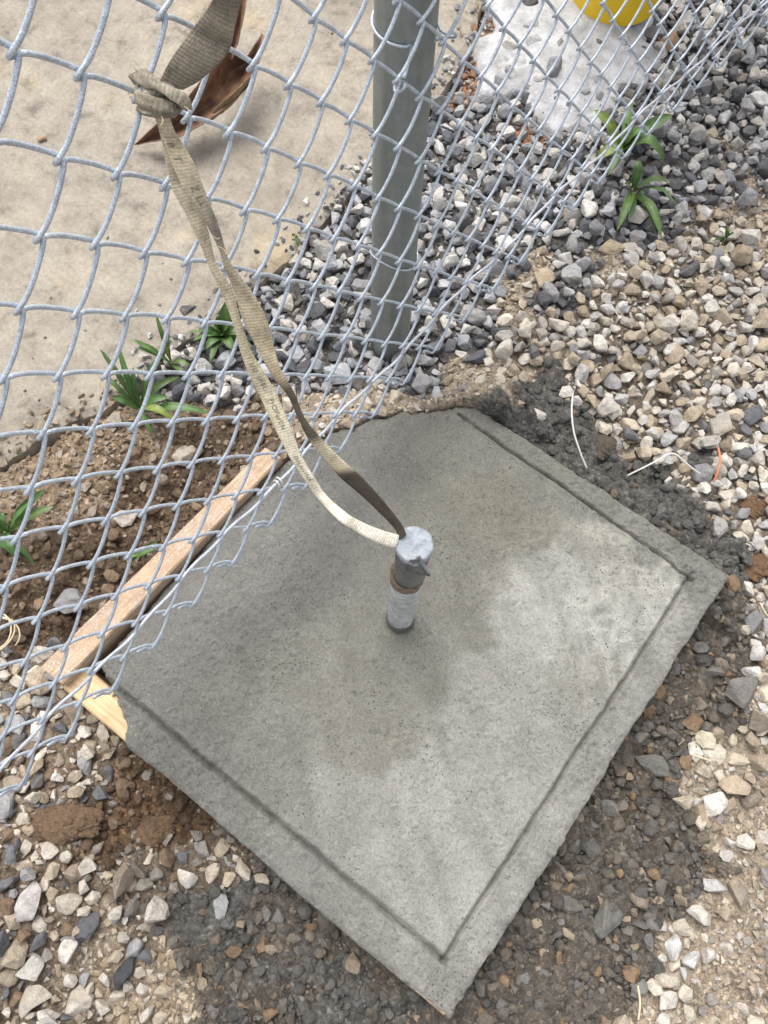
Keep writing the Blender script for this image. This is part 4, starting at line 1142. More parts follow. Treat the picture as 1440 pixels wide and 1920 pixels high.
for r, z in crr:
    for k in range(72):
        a = 2 * math.pi * k / 72
        x, y = r * math.cos(a), r * math.sin(a)
        cre = 0.28 - abs(float(vnoise(np.array(x * 150 + y * 90), np.array(y * 60 - x * 50), 401)))
        crs = 0.28 - abs(float(vnoise(np.array(x * 90 - y * 200), np.array(y * 70 + x * 60), 402)))
        side = max(0.0, -x * 45 + 0.25)                    # crumpled most where the strap is taped in
        dz = 0.0045 * cre * min(side, 1.0) + 0.0022 * crs
        w = 1 + (0.05 * float(vnoise(np.array(math.cos(a) * 3), np.array(math.sin(a) * 3), 403)) + 0.03 * float(vnoise(np.array(a * 7), np.array(z * 90), 404))) * (r > 0.012)
        V.append((PBX + 0.0008 + x * w, PBY + y * w, ST + z + dz))
nk = len(crr)
for i in range(nk - 1):
    for k in range(72): F_.append((i * 72 + k, i * 72 + (k + 1) % 72, (i + 1) * 72 + (k + 1) % 72, (i + 1) * 72 + k))
F_.append(tuple((nk - 1) * 72 + k for k in range(72)))
cap = mk('tape_cap', V, F_, M['tape'], pipe)
# crumpled folds of tape
def patch(name, rows, mat, parent, nu=16, nvv=9, noise_amp=0.0006, seed=0, thick=0.0007):
    """smooth sheet through a grid of points, given a little thickness"""
    R1 = [spline(r, nvv) for r in rows]
    R1 = np.array(R1)                      # rows x nvv x 3
    G = np.array([spline(R1[:, j], nu) for j in range(nvv)]).transpose(1, 0, 2)
    du = np.gradient(G, axis=0); dv = np.gradient(G, axis=1)
    nn = np.cross(du, dv); nn /= np.linalg.norm(nn, axis=2)[..., None] + 1e-9
    rr_ = np.random.default_rng(seed)
    G = G + nn * noise_amp * rr_.normal(size=G.shape[:2])[..., None]
    A = (G + nn * thick / 2).reshape(-1, 3); B = (G - nn * thick / 2).reshape(-1, 3)
    nA = len(A); id_ = np.arange(nA).reshape(nu, nvv); F_ = []
    for i in range(nu - 1):
        for j in range(nvv - 1):
            a, b_, c_, d_ = id_[i, j], id_[i + 1, j], id_[i + 1, j + 1], id_[i, j + 1]
            F_.append((a, b_, c_, d_)); F_.append((a + nA, d_ + nA, c_ + nA, b_ + nA))
    ring = [id_[i, 0] for i in range(nu)] + [id_[nu - 1, j] for j in range(1, nvv)] + [id_[i, nvv - 1] for i in range(nu - 2, -1, -1)] + [id_[0, j] for j in range(nvv - 2, 0, -1)]
    for i in range(len(ring)):
        a, b_ = ring[i], ring[(i + 1) % len(ring)]
        F_.append((a, a + nA, b_ + nA, b_))
    o = mk(name, np.vstack([A, B]), [tuple(int(v) for v in f) for f in F_], mat, parent)
    bm = bmesh.new(); bm.from_mesh(o.data); bmesh.ops.recalc_face_normals(bm, faces=bm.faces); bm.to_mesh(o.data); bm.free()
    return o
patch('tape_flap', [[(0.0040,-0.0111,0.4257), (0.0032,-0.0120,0.4086), (0.0022,-0.0126,0.3895)], [(0.0097,-0.0073,0.4289), (0.0098,-0.0068,0.4046), (0.0096,-0.0077,0.3799)], [(0.0130,-0.0044,0.4227), (0.0160,-0.0025,0.3983), (0.0176,-0.0026,0.3788)], [(0.0174,-0.0013,0.4015), (0.0219,-0.0008,0.3891), (0.0244,-0.0009,0.3832)]], M['tapedark'], pipe, seed=4, noise_amp=0.0005)
patch('tape_edge', [[(0.0078,-0.0079,0.4355), (0.0094,-0.0069,0.4376), (0.0104,-0.0048,0.4359)], [(0.0137,-0.0046,0.4140), (0.0149,-0.0038,0.4161), (0.0156,-0.0020,0.4144)], [(0.0216,-0.0023,0.3908), (0.0229,-0.0016,0.3918), (0.0240,-0.0002,0.3899)]], M['tape'], pipe, seed=4, noise_amp=0.0003)

for o in list(pipe.children):
    if o.name.startswith(('tape_fold', 'tape_edge')): o.parent = cap

# ------------------------------------------------------------------ webbing strap
strap = empty('webbing_strap', (-0.2663,0.0562,0.7485))
tag(strap, 'dirty cream webbing strap knotted to the fence and looped to the taped pipe', 'strap')
def ribbon(name, rows, n, tints, thick=0.0016, label=None, nc=7, curl=0.0, mat=None, squeeze=1, twist=0.0, crush=0.0):
    """rows: (edge A, edge B) along the strap; tints: (t, colour) along it"""
    Rw = spline([list(a) + list(b_) for a, b_ in rows], n)
    A, B = Rw[:, :3], Rw[:, 3:]
    if squeeze != 1:
        c0 = (A + B) / 2; A = c0 + (A - c0) * squeeze; B = c0 + (B - c0) * squeeze
    mid = (A + B) / 2
    T = np.gradient(mid, axis=0); T /= np.linalg.norm(T, axis=1)[:, None]
    L = np.concatenate([[0], np.linalg.norm(np.diff(mid, axis=0), axis=1).cumsum()])
    Vt, Vb, UV, C = [], [], [], []
    ts = [t for t, _ in tints]; cs = np.array([c for _, c in tints])
    for i in range(n):
        ac = B[i] - A[i]
        t = i / (n - 1)
        if twist:
            w_ = np.linalg.norm(ac); k_ = np.cross(T[i], ac / w_); an = twist * math.sin(t * 17.0 + 1.0) * (1 - t) ** 0.5
            ac = (ac / w_ * math.cos(an) + k_ * math.sin(an)) * w_; A[i] = mid[i] - ac / 2; B[i] = mid[i] + ac / 2
        nn = np.cross(T[i], ac); nn /= np.linalg.norm(nn) + 1e-9
        if nn @ (CAM - mid[i]) < 0: nn = -nn
        base = np.array([np.interp(t, ts, cs[:, k]) for k in range(3)])
        for j in range(nc):
            s = j / (nc - 1)
            p = A[i] + ac * s + nn * (curl * (1 - (2 * s - 1) ** 2) + 0.0004 * float(vnoise(np.array(L[i] * 160), np.array(s * 2.0), 5)) + crush * float(fbm(np.array(L[i] * 1.0 + 3.3 * len(rows)), np.array(s * 0.02), 95, 3, 7)))
            e = thick / 2 * (0.6 if j in (0, nc - 1) else 1)
            Vt.append(p + nn * e); Vb.append(p - nn * e); UV.append((s, L[i]))
            dirt = float(np.clip(1.4 * fbm(np.array(L[i]), np.array(s * 0.03), 38, 4, 91) + 0.10, 0, 0.8)) * (0.6 - 0.35 * t)
            C.append(base * np.array([1.16, 1.12, 1.04]) * (0.60 if name == 'upper_band' else 0.78 if name == 'knot_turn' else 1.0) * (0.9 if base[0] > 0.8 else 1.0) * (1 - dirt) + np.array((0.07, 0.062, 0.05)) * dirt)
    m0 = n * nc; F_ = []
    for i in range(n - 1):
        for j in range(nc - 1):
            a = i * nc + j; b_ = a + 1; c_ = a + nc + 1; d_ = a + nc
            F_.append((a, b_, c_, d_)); F_.append((a + m0, d_ + m0, c_ + m0, b_ + m0))
        a = i * nc; F_.append((a, a + nc, a + nc + m0, a + m0)); a = i * nc + nc - 1; F_.append((a, a + m0, a + nc + m0, a + nc))
    F_.append(tuple(list(range(nc)) + [m0 + j for j in range(nc - 1, -1, -1)])); k0 = (n - 1) * nc
    F_.append(tuple([k0 + j for j in range(nc - 1, -1, -1)] + [m0 + k0 + j for j in range(nc)]))
    o = mk(name, Vt + Vb, F_, mat or M['web'], strap, col=np.array(C + C))
    bm = bmesh.new(); bm.from_mesh(o.data); bmesh.ops.recalc_face_normals(bm, faces=bm.faces)
    uvl = bm.loops.layers.uv.new('uv')
    U2 = UV + UV
    bm.verts.ensure_lookup_table()
    for f in bm.faces:
        for l in f.loops: l[uvl].uv = U2[l.vert.index]
    bm.to_mesh(o.data); bm.free()
    if label: o['label'] = label
    return o, (A, B, mid, T)
CRM = (0.72, 0.64, 0.49); DRT = (0.24, 0.205, 0.16); MUD = (0.055, 0.047, 0.036); WHT = (0.74, 0.71, 0.63); GRY = (0.20, 0.185, 0.165)
ribbon('upper_band', [((-0.2687,0.0614,0.7558), (-0.2565,0.0685,0.7502)), ((-0.2648,0.0696,0.7660), (-0.2480,0.0771,0.7563)), ((-0.2582,0.0795,0.7782), (-0.2400,0.0920,0.7656)), ((-0.2537,0.0871,0.7860), (-0.2398,0.1011,0.7704)), ((-0.2480,0.0930,0.7951), (-0.2380,0.1048,0.7817)), ((-0.2429,0.0971,0.8038), (-0.2368,0.1122,0.7943)), ((-0.2370,0.1084,0.8187), (-0.2276,0.1207,0.8120)), ((-0.2301,0.1228,0.8408), (-0.2204,0.1331,0.8334))],
       60, [(0, (.50,.45,.37)), (.12, (.36,.32,.26)), (.3, (.46,.41,.34)), (.42, (.26,.23,.19)), (.55, (.50,.45,.37)), (.7, (.28,.25,.21)), (1, (.40,.36,.30))], label='broad mud-stained upper end of the strap', curl=0.002)
r1 = ribbon('strand', [((-0.2649,0.0452,0.7417), (-0.2552,0.0520,0.7450)), ((-0.2615,0.0440,0.7298), (-0.2520,0.0508,0.7332)), ((-0.2560,0.0421,0.7127), (-0.2441,0.0509,0.7161)), ((-0.2505,0.0409,0.6993), (-0.2391,0.0495,0.7028)), ((-0.2457,0.0403,0.6896), (-0.2357,0.0479,0.6930)), ((-0.2359,0.0408,0.6749), (-0.2294,0.0458,0.6783)), ((-0.2282,0.0389,0.6599), (-0.2229,0.0432,0.6633)), ((-0.2216,0.0372,0.6479), (-0.2182,0.0401,0.6513)), ((-0.2169,0.0335,0.6352), (-0.2120,0.0377,0.6387)), ((-0.2058,0.0286,0.6141), (-0.1946,0.0378,0.6178)), ((-0.1957,0.0225,0.5938), (-0.1810,0.0346,0.5977)), ((-0.1781,0.0179,0.5691), (-0.1690,0.0259,0.5728)), ((-0.1653,0.0147,0.5524), (-0.1593,0.0205,0.5561)), ((-0.1491,0.0136,0.5359), (-0.1456,0.0176,0.5396)), ((-0.1343,0.0078,0.5157), (-0.1312,0.0117,0.5195)), ((-0.1216,0.0036,0.5001), (-0.1144,0.0107,0.5040)), ((-0.1050,0.0018,0.4844), (-0.0944,0.0116,0.4884)), ((-0.0849,0.0016,0.4681), (-0.0719,0.0134,0.4722)), ((-0.0614,0.0042,0.4526), (-0.0522,0.0132,0.4566)), ((-0.0422,0.0052,0.4392), (-0.0358,0.0123,0.4432)), ((-0.0254,0.0050,0.4265), (-0.0210,0.0106,0.4305)), ((-0.0165,0.0003,0.4205), (-0.0136,0.0080,0.4232))],
       190, [(0, (.38,.33,.25)), (.1, CRM), (.2, (.58,.52,.42)), (.27, (.30,.27,.23)), (.33, (.34,.30,.25)), (.4, (.52,.46,.35)), (.55, (.66,.57,.41)), (.575, (.55,.46,.32)), (.61, (.10,.082,.06)), (.71, (.11,.095,.07)), (.73, (.52,.48,.36)), (.785, (.50,.45,.34)), (.80, MUD), (1, MUD)], label='muddy strand of the strap', curl=0.0008, twist=0.35)
r2 = ribbon('strand', [((-0.2705,0.0507,0.7253), (-0.2667,0.0552,0.7259)), ((-0.2651,0.0456,0.7121), (-0.2609,0.0509,0.7129)), ((-0.2645,0.0428,0.6932), (-0.2579,0.0477,0.6965)), ((-0.2600,0.0401,0.6796), (-0.2528,0.0456,0.6830)), ((-0.2518,0.0390,0.6648), (-0.2433,0.0456,0.6682)), ((-0.2443,0.0366,0.6497), (-0.2367,0.0427,0.6532)), ((-0.2380,0.0344,0.6376), (-0.2323,0.0392,0.6411)), ((-0.2320,0.0314,0.6249), (-0.2272,0.0356,0.6283)), ((-0.2197,0.0269,0.6036), (-0.2126,0.0330,0.6072)), ((-0.2085,0.0213,0.5832), (-0.2030,0.0263,0.5869)), ((-0.1959,0.0123,0.5582), (-0.1894,0.0184,0.5619)), ((-0.1852,0.0071,0.5413), (-0.1761,0.0153,0.5451)), ((-0.1726,0.0030,0.5247), (-0.1627,0.0118,0.5286)), ((-0.1577,-0.0033,0.5044), (-0.1478,0.0059,0.5083)), ((-0.1451,-0.0078,0.4887), (-0.1362,0.0006,0.4926)), ((-0.1319,-0.0126,0.4727), (-0.1246,-0.0051,0.4767)), ((-0.1157,-0.0160,0.4562), (-0.1091,-0.0090,0.4602)), ((-0.0990,-0.0188,0.4405), (-0.0931,-0.0123,0.4445)), ((-0.0656,-0.0283,0.4568), (-0.0660,-0.0190,0.4597)), ((-0.0503,-0.0246,0.4453), (-0.0511,-0.0148,0.4484)), ((-0.0319,-0.0180,0.4319), (-0.0336,-0.0069,0.4366)), ((-0.0139,-0.0082,0.4185), (-0.0188,0.0031,0.4239))],
       190, [(0, (.42,.38,.30)), (.15, (.66,.60,.48)), (.3, (.58,.52,.41)), (.42, (.66,.59,.44)), (.55, (.80,.73,.55)), (.75, (.80,.75,.64)), (1, (.80,.77,.70))], label='cleaner cream strand of the strap with faint hand lettering', curl=0.0008, twist=0.3)
# knot
def lump(name, c, ax, mat, tintc, seed):
    V, F_ = ICO[3]
    r_ = np.random.default_rng(seed); k = r_.normal(size=(6, 3)) * 3.0; ph = r_.uniform(0, 6.28, 6)
    R_ = 1 + 0.16 * np.sin(V @ k.T + ph).sum(1) / 2
    P = (V * R_[:, None]) @ np.array(ax) + np.array(c)
    o = mk(name, P, F_, mat, strap, col=np.tile(np.array(tintc), (len(P), 1)))
    uvl = o.data.uv_layers.new(name='uv')
    for l in o.data.loops:
        p = V[l.vertex_index]; uvl.data[l.index].uv = (p[0] * 0.6, p[2] * 0.014)
    return o
kc = np.array((-0.2630,0.0532,0.7501))
right = CR[0]; upc = CR[1]; toc = CR[2]
lump('knot', kc, [right * 0.0135 + upc * -0.004, upc * 0.0105, toc * 0.010], M['web'], (.22,.20,.165), 4)
ribbon('knot_turn', [((-0.2759,0.0495,0.7537), (-0.2901,0.0610,0.7514)), ((-0.2690,0.0461,0.7619), (-0.2793,0.0593,0.7594)), ((-0.2586,0.0474,0.7645), (-0.2632,0.0547,0.7654)), ((-0.2481,0.0490,0.7629), (-0.2530,0.0568,0.7641)), ((-0.2428,0.0516,0.7583), (-0.2457,0.0601,0.7593)), ((-0.2474,0.0549,0.7496), (-0.2499,0.0635,0.7484))], 50, [(0, (.20,.18,.15)), (.3, (.32,.29,.24)), (.6, (.50,.46,.38)), (1, (.34,.31,.26))], curl=0.002, crush=0.006)
ribbon('knot_turn', [((-0.2827,0.0509,0.7512), (-0.2894,0.0603,0.7490)), ((-0.2705,0.0451,0.7577), (-0.2766,0.0571,0.7561)), ((-0.2606,0.0461,0.7602), (-0.2644,0.0560,0.7597)), ((-0.2554,0.0496,0.7581), (-0.2590,0.0582,0.7572))], 40, [(0, WHT), (.5, (.76,.73,.67)), (1, (.50,.46,.38))], curl=0.002, crush=0.006)
ribbon('knot_turn', [((-0.2776,0.0442,0.7482), (-0.2814,0.0503,0.7508)), ((-0.2623,0.0377,0.7538), (-0.2645,0.0459,0.7589)), ((-0.2511,0.0382,0.7560), (-0.2524,0.0458,0.7628)), ((-0.2463,0.0454,0.7550), (-0.2489,0.0517,0.7596)), ((-0.2521,0.0558,0.7487), (-0.2547,0.0603,0.7505))], 44, [(0, (.52,.47,.39)), (.4, (.30,.27,.22)), (1, (.16,.14,.115))], curl=0.003, crush=0.006)
ribbon('knot_turn', [((-0.2668,0.0390,0.7466), (-0.2695,0.0422,0.7503)), ((-0.2562,0.0379,0.7505), (-0.2577,0.0410,0.7549)), ((-0.2507,0.0429,0.7509), (-0.2516,0.0464,0.7553)), ((-0.2526,0.0516,0.7465), (-0.2536,0.0555,0.7489))], 36, [(0, (.36,.33,.27)), (1, (.26,.23,.19))], curl=0.002, crush=0.006)
# loose threads at the knot and along the muddy edge
for q0, q1, q2 in (((-0.2796,0.0552,0.7582), (-0.2793,0.0531,0.7639), (-0.2812,0.0543,0.7668)), ((-0.2776,0.0483,0.7537), (-0.2756,0.0428,0.7580), (-0.2738,0.0381,0.7584)), ((-0.2448,0.0549,0.7555), (-0.2374,0.0533,0.7577), (-0.2357,0.0526,0.7551)), ((-0.2494,0.0403,0.7563), (-0.2441,0.0375,0.7565), (-0.2448,0.0343,0.7535)), ((-0.2240,0.0355,0.6648), (-0.2170,0.0339,0.6671), (-0.2151,0.0354,0.6683)), ((-0.2187,0.0343,0.6570), (-0.2115,0.0338,0.6596), (-0.2080,0.0318,0.6583))):
    V, F_ = tube(spline([q0, q1, q2], 10), 0.00035, 5); mk('loose_thread', V, F_, M['straw'], strap)
# lettering on the webbing
def lettering(txt, rb, t0, size, off, flip=1):
    on, (A, B, mid, T) = rb
    cu = bpy.data.curves.new('lettering', 'FONT'); cu.body = txt; cu.size = size; cu.space_character = 1.15
    to = bpy.data.objects.new('lettering', cu); COL.objects.link(to)
    dg = bpy.context.evaluated_depsgraph_get()
    me = bpy.data.meshes.new_from_object(to.evaluated_get(dg))
    V = np.array([v.co[:] for v in me.vertices]); F_ = [tuple(p.vertices) for p in me.polygons]
    bpy.data.objects.remove(to, do_unlink=True)
    L = np.concatenate([[0], np.linalg.norm(np.diff(mid, axis=0), axis=1).cumsum()])
    s0 = t0 * L[-1]; P = []
    for v in V:
        s = s0 + v[0]
        i = min(int(np.searchsorted(L, s)), len(L) - 1)
        ac = B[i] - A[i]; w = np.linalg.norm(ac); ac = ac / w
        nn = np.cross(T[i], ac); nn /= np.linalg.norm(nn)
        if nn @ (CAM - mid[i]) < 0: nn = -nn
        i0 = max(i - 1, 0); f_ = 0 if L[i] == L[i0] else (s - L[i0]) / (L[i] - L[i0])
        base = mid[i0] + (mid[i] - mid[i0]) * min(max(f_, 0), 1)
        P.append(base + ac * flip * (v[1] - size * 0.35 + off) + nn * 0.0022)
    o = mk('lettering', P, F_, M['ink'], strap, smooth=False)
    o.parent = on
    return o
lettering('B  T', r1, 0.045, 0.0075, -0.001)
lettering('Z LL', r1, 0.125, 0.0075, 0.001)
lettering('1 1/O  JABL', r2, 0.43, 0.0058, 0.001)
lettering('PrOPurEN', r2, 0.525, 0.0065, 0.001)
lettering('OrLAIvINA', r2, 0.66, 0.0055, 0.001)

# ------------------------------------------------------------------ bollard
BX, BY = -0.404, 1.228
bol = empty('bollard', (BX, BY, 0.0))
tag(bol, 'yellow painted steel bollard on a pale concrete footing behind the fence', 'bollard')
V, F_ = [], []
prof = [(0.0835, 0.0), (0.0835, 0.01), (0.0835, 0.5), (0.0835, 0.95), (0.075, 0.985), (0.045, 1.01), (0.01, 1.02)]
for r, z in prof:
    for k in range(56):
        a = 2 * math.pi * k / 56; V.append((BX + r * math.cos(a), BY + r * math.sin(a), 0.03 + z))
for i in range(len(prof) - 1):
    for k in range(56): F_.append((i * 56 + k, i * 56 + (k + 1) % 56, (i + 1) * 56 + (k + 1) % 56, (i + 1) * 56 + k))
F_.append(tuple((len(prof) - 1) * 56 + k for k in range(56)))
mk('bollard_post', V, F_, M['yellow'], bol)
fo = np.array([(-0.545,0.993),(-0.464,0.910),(-0.391,0.888),(-0.328,0.904),(-0.278,0.931),(-0.249,0.992),(-0.230,1.062),(-0.245,1.131),(-0.288,1.197),(-0.345,1.273),(-0.413,1.420),(-0.568,1.491),(-0.678,1.363),(-0.623,1.141)])
fc = fo.mean(0)
V = [(fc[0], fc[1], 0.038)]; F_ = []
nf = 120; ang = np.linspace(0, 1, nf, endpoint=False)
loop = spline(np.vstack([fo, fo[:1]]), nf + 1)[:-1]
rings = 26
for j in range(1, rings + 1):
    s = j / rings
    for k in range(nf):
        p = fc + (loop[k] - fc) * s * (1 + (0.34 * float(fbm(np.array(k * 0.22), np.array(1.0), 1, 4, 5)) if j > rings - 12 else 0) * (j - rings + 12) / 12)
        z = 0.033 - 0.020 * s ** 2.5 + 0.008 * s * float(fbm(p[0], p[1], 30, 5, 15, 0.62)) - (0.03 if j == rings else 0)
        V.append((p[0], p[1], z))
for k in range(nf): F_.append((0, 1 + k, 1 + (k + 1) % nf))
for j in range(rings - 1):
    for k in range(nf):
        a = 1 + j * nf + k; b_ = 1 + j * nf + (k + 1) % nf; F_.append((a, a + nf, b_ + nf, b_))
o = mk('footing', V, F_, M['foot'], bol)
o['label'] = 'pale splashed concrete footing of the bollard'
bm = bmesh.new(); bm.from_mesh(o.data); bmesh.ops.recalc_face_normals(bm, faces=bm.faces); bm.to_mesh(o.data); bm.free()

# ------------------------------------------------------------------ curled dry leaf
dl = empty('dry_leaf', (-0.8243,0.5368,0.0200))
tag(dl, 'large curled brown dry leaf lying on the pavement behind the strap knot', 'leaf')
patch('blade', [
 [(-0.8631,0.4020,0.0350), (-0.8641,0.4053,0.0340), (-0.8610,0.4050,0.0350)],
 [(-0.8300,0.4309,0.0750), (-0.8234,0.4441,0.0500), (-0.7856,0.4342,0.0750)],
 [(-0.8016,0.4722,0.1050), (-0.8096,0.4968,0.0600), (-0.7662,0.4776,0.0800)],
 [(-0.7946,0.5318,0.1250), (-0.7926,0.5418,0.0700), (-0.7522,0.5207,0.0900)],
 [(-0.8006,0.5922,0.1250), (-0.8028,0.5951,0.0750), (-0.7465,0.5669,0.0950)],
 [(-0.7855,0.6150,0.1050), (-0.7942,0.6256,0.0800), (-0.7557,0.6064,0.1000)],
 [(-0.8001,0.6612,0.0950), (-0.7962,0.6603,0.0850), (-0.7742,0.6445,0.0950)],
 [(-0.8114,0.6880,0.0900), (-0.8053,0.6865,0.0900), (-0.7985,0.6855,0.0900)]], M['dead'], dl, nu=46, nvv=15, noise_amp=0.0006, seed=9, thick=0.0012)
patch('curled_lobe', [
 [(-0.8006,0.5815,0.1200), (-0.7992,0.5910,0.1100), (-0.7851,0.5878,0.1200)],
 [(-0.7986,0.6105,0.1500), (-0.7989,0.6194,0.1400), (-0.7845,0.6127,0.1500)],
 [(-0.8059,0.6409,0.1750), (-0.8052,0.6465,0.1680), (-0.7933,0.6419,0.1750)],
 [(-0.8256,0.6766,0.1900), (-0.8216,0.6803,0.1860), (-0.8122,0.6781,0.1900)]], M['dead'], dl, nu=24, nvv=8, noise_amp=0.0005, seed=8, thick=0.0012)
patch('underside', [
 [(-0.7646,0.5080,0.0900), (-0.7667,0.5010,0.0750), (-0.7807,0.5008,0.0550)],
 [(-0.7455,0.5445,0.1100), (-0.7519,0.5436,0.0850), (-0.7718,0.5415,0.0600)],
 [(-0.7448,0.5910,0.1150), (-0.7554,0.5875,0.0900), (-0.7731,0.5835,0.0650)]], M['deadpale'], dl, nu=20, nvv=8, noise_amp=0.0005, seed=7, thick=0.0010)

# ------------------------------------------------------------------ weeds
wr = np.random.default_rng(21)
def weed(label, base, leaves, group=None):
    gz = float(height(np.array([base[0]]), np.array([base[1]]))[0])
    if base[0] < float(pad_x(np.array([base[1]]))[0]): gz = PT
    b0 = np.array([base[0], base[1], max(gz, 0.0)])
    o = empty('weed', b0)
    tag(o, label, 'weed', group)
    stem_top = b0 + np.array([0, 0, 0.018])
    V, F_ = tube(spline([b0 - np.array([0, 0, .01]), b0 + np.array([.001, 0, .008]), stem_top], 6), [0.0022, 0.002, 0.002, 0.0018, 0.0016, 0.0014], 6)
    mk('stem', V, F_, M['stem'], o)
    for (tip, wd, lift) in leaves:
        tip = np.array(tip); root = b0 + np.array([0, 0, wr.uniform(0.004, 0.018)])
        root = root + (tip - root) * 0.04
        midp = root * 0.5 + tip * 0.5 + np.array([0, 0, lift])
        C_ = spline([root, root * 0.72 + tip * 0.28 + np.array([0, 0, lift * .72]), midp, root * 0.22 + tip * 0.78 + np.array([0, 0, lift * .62]), tip], 15)
        T = np.gradient(C_, axis=0); T /= np.linalg.norm(T, axis=1)[:, None]
        V, F_ = [], []
        wd = wd * wr.uniform(0.62, 0.9); roll = wr.normal(0, 0.5)
        T = T + 0.0
        for i in range(15):
            t = i / 14
            w = wd * (0.16 + 1.0 * math.sin(math.pi * min(t * 0.93 + 0.05, 1) ** 0.85)) if t < 1 else 0.0003
            if t > 0.9: w *= (1 - t) / 0.1 * 0.9 + 0.06
            s = np.cross(T[i], [0, 0, 1.0]); s /= np.linalg.norm(s) + 1e-9
            n_ = np.cross(s, T[i]); s = s * math.cos(roll) + n_ * math.sin(roll); n_ = np.cross(s, T[i])
            wav = 0.0006 * math.sin(i * 1.3 + roll * 9)
            for j, (q, dz) in enumerate(((-1, .30), (-.5, .12), (0, 0), (.5, .12), (1, .30))):
                V.append(C_[i] + s * w * q + n_ * (w * dz + wav * abs(q)))
        for i in range(14):
            for j in range(4):
                a = i * 5 + j; F_.append((a, a + 1, a + 6, a + 5))
        tn = wr.uniform(0.6, 1.1); tc = np.array([tn * wr.uniform(.9, 1.2), tn, tn * .95])
        if wr.random() < 0.05: tc = np.array([2.2, 1.4, 1.1])
        ct = np.tile(tc, (len(V), 1)); ct[2::5] *= np.array([1.35, 1.25, 1.2])
        mk('leaf', V, F_, M['leaf'], o, col=ct)
    return o
weed('large weed with long upright leaves growing through the mesh at the pavement edge', (-0.5208,0.0383,0.0000),
 [((-0.6115,0.0669,0.0700),.0075,.02),((-0.5730,0.0797,0.1000),.006,.02),((-0.5560,0.0233,0.0400),.0075,.015),((-0.4599,0.0554,0.0350),.009,.02),((-0.4275,0.0970,0.0300),.0085,.02),((-0.4736,0.0204,0.0200),.007,.015),((-0.5189,0.1064,0.0900),.0065,.02),((-0.4951,0.1092,0.0500),.006,.02),((-0.5556,0.0634,0.0600),.0065,.015),((-0.5394,0.0695,0.0850),.006,.015),((-0.4854,0.0734,0.0500),.0065,.015),((-0.5958,0.0415,0.0600),.004,.015)])
weed('slender weed with thin leaves just above the larger one', (-0.5340,0.1275,0.0100),
 [((-0.5845,0.1065,0.0700),.0055,.012),((-0.5812,0.1030,0.0550),.0045,.01),((-0.5437,0.1361,0.0800),.004,.012),((-0.5674,0.1540,0.1000),.004,.012),((-0.4999,0.1370,0.0400),.0055,.012),((-0.5400,0.0825,0.0500),.0055,.012),((-0.4924,0.1194,0.0300),.006,.012),((-0.5382,0.1487,0.0900),.005,.01)])
weed('low bushy weed with small rounded leaves under the strap', (-0.5071,0.2151,0.0150),
 [((-0.5121,0.2520,0.0700),.009,.012),((-0.4822,0.2506,0.0500),.010,.01),((-0.5491,0.1757,0.0300),.008,.01),((-0.5057,0.1767,0.0300),.009,.01),((-0.4510,0.2250,0.0300),.008,.012),((-0.4863,0.1631,0.0250),.007,.012),((-0.5309,0.1753,0.0300),.007,.01),((-0.4959,0.2536,0.0600),.008,.01),((-0.5200,0.2286,0.0500),.010,.01),((-0.4672,0.2004,0.0300),.009,.012),((-0.5327,0.1927,0.0400),.008,.01),((-0.4739,0.2297,0.0400),.009,.01),((-0.5126,0.2076,0.0500),.009,.008),((-0.4917,0.2222,0.0550),.009,.008)])
weed('pale-stemmed weed at the left edge beside the dug soil', (-0.5379,-0.2243,0.0000),
 [((-0.5139,-0.1431,0.0700),.0085,.012),((-0.4959,-0.1543,0.0500),.008,.012),((-0.5462,-0.2050,0.0500),.007,.012),((-0.5155,-0.1685,0.0700),.004,.01),((-0.5001,-0.2398,0.0200),.009,.008),((-0.4723,-0.2336,0.0120),.008,.01),((-0.5541,-0.2299,0.0400),.007,.01),((-0.5225,-0.2429,0.0200),.009,.008)])
weed('small single green sprout against the plank in the dug soil', (-0.3718,-0.1495,-0.0200),
 [((-0.3470,-0.1127,0.0300),.0075,.008),((-0.3637,-0.1317,0.0200),.006,.008),((-0.3590,-0.0957,0.0150),.003,.008)])
weed('broad-leaved weed under the hem of the mesh at the upper right', (-0.2026,0.9322,0.0000),
 [((-0.1585,1.0075,0.0600),.013,.015),((-0.1226,0.9474,0.0150),.012,.035),((-0.2737,0.9320,0.0600),.010,.015),((-0.2375,1.0011,0.0500),.008,.012),((-0.1826,0.9453,0.0600),.011,.015),((-0.2234,0.8803,0.0200),.011,.012),((-0.2116,0.9292,0.0700),.009,.012),((-0.1888,0.8633,0.0200),.008,.01),((-0.1741,0.9669,0.0600),.009,.015)])
weed('star-shaped weed standing free in the gravel right of the mesh', (-0.1386,0.8636,0.0000),
 [((-0.1560,0.8818,0.0600),.0085,.015),((-0.0902,0.8934,0.0400),.0095,.02),((-0.0585,0.8711,0.0300),.009,.02),((-0.0490,0.8083,0.0200),.0085,.022),((-0.1148,0.7685,0.0250),.0095,.018),((-0.1086,0.7986,0.0300),.006,.012),((-0.0669,0.8137,0.0200),.005,.016),((-0.1048,0.8301,0.0450),.007,.012),((-0.1509,0.8376,0.0500),.005,.01)])
weed('tiny tuft of green blades in the pale gravel at the right', (0.0370,0.8729,0.0000),
 [((0.0260,0.8717,0.0450),.0035,.006),((0.0455,0.8780,0.0350),.0035,.008),((0.0232,0.8514,0.0250),.003,.006),((0.0221,0.8629,0.0400),.003,.006),((0.0346,0.8854,0.0300),.003,.006)])
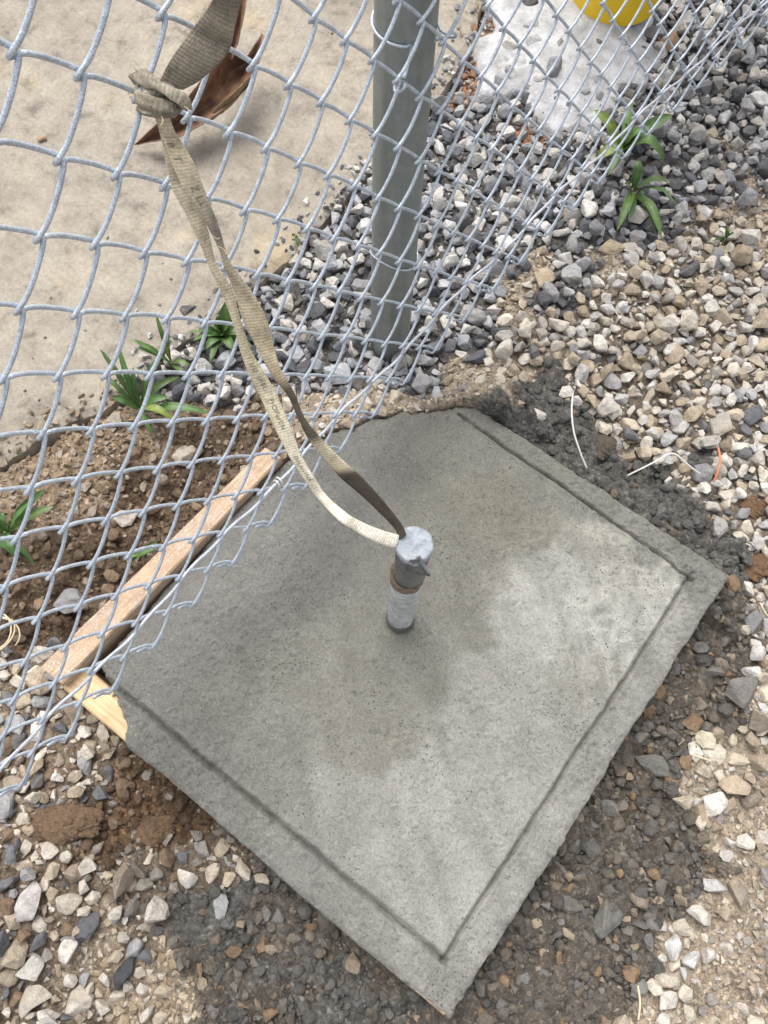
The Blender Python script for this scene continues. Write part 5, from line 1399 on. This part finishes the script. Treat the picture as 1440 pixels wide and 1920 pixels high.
weed('tiny green seedling at the pavement corner left of the post', (-0.5281,0.4269,0.0200),
 [((-0.5341,0.4244,0.0300),.0035,.004),((-0.5196,0.4317,0.0300),.0035,.004),((-0.5153,0.4175,0.0260),.0035,.004),((-0.5284,0.4127,0.0260),.003,.004)])

# ------------------------------------------------------------------ scraps of wire and straw
def scrap(name, pts, rad, mat, label, cat):
    P = spline(pts, 40); V, F_ = tube(P, rad, 6)
    o = mk(name, V, F_, M[mat], origin=np.array(pts[0]))
    return tag(o, label, cat)
scrap('wire_scrap', [(-0.0035,0.4362,0.0750), (0.0113,0.4057,0.0850), (0.0320,0.3814,0.0800), (0.0561,0.3662,0.0680), (0.0767,0.3572,0.0550)], .0014, 'whitewire', 'thin pale wire curving down into the cement crumbs', 'wire')
scrap('wire_scrap', [(0.1301,0.3833,0.0550), (0.1394,0.3963,0.0680), (0.1533,0.4195,0.0800), (0.1586,0.4319,0.0840), (0.1690,0.4399,0.0820), (0.1913,0.4435,0.0700), (0.2151,0.4507,0.0550)], .0014, 'whitewire', 'bent pale wire arching over the cement crumbs at the right', 'wire')
scrap('wire_scrap', [(0.2157,0.5105,0.0450), (0.2265,0.4920,0.0500), (0.2338,0.4740,0.0480), (0.2377,0.4607,0.0400)], .0018, 'orangewire', 'short orange wire in the gravel right of the slab', 'wire')
coil = [np.array((-0.4357,-0.3326,0.0000)) + np.array([0.022 * math.cos(t) * (1 + .15 * math.sin(t * .7)), 0.024 * math.sin(t) * (1 - .1 * math.cos(t * .6)), 0.012 + 0.0025 * t]) for t in np.linspace(0, 6.283 * 2.4, 40)]
scrap('wire_coil', coil, .0012, 'straw', 'loose coil of thin pale wire in the soil at the left edge', 'wire')
scrap('straw', [(0.4131,0.1091,0.0200), (0.4228,0.1119,0.0240), (0.4352,0.1163,0.0200)], .0014, 'straw', 'short yellow straw on the mud beside the cream stones', 'straw')
scrap('straw', [(0.4944,-0.1699,0.0200), (0.5046,-0.1842,0.0240), (0.5138,-0.2009,0.0200)], .0013, 'straw', 'thin dry stalk at the bottom right of the slab', 'straw')
scrap('twig', [(0.3847,0.3501,0.0200), (0.3973,0.3385,0.0260), (0.4132,0.3368,0.0200)], .0013, 'straw', 'dry twig at the right edge of the gravel', 'twig')
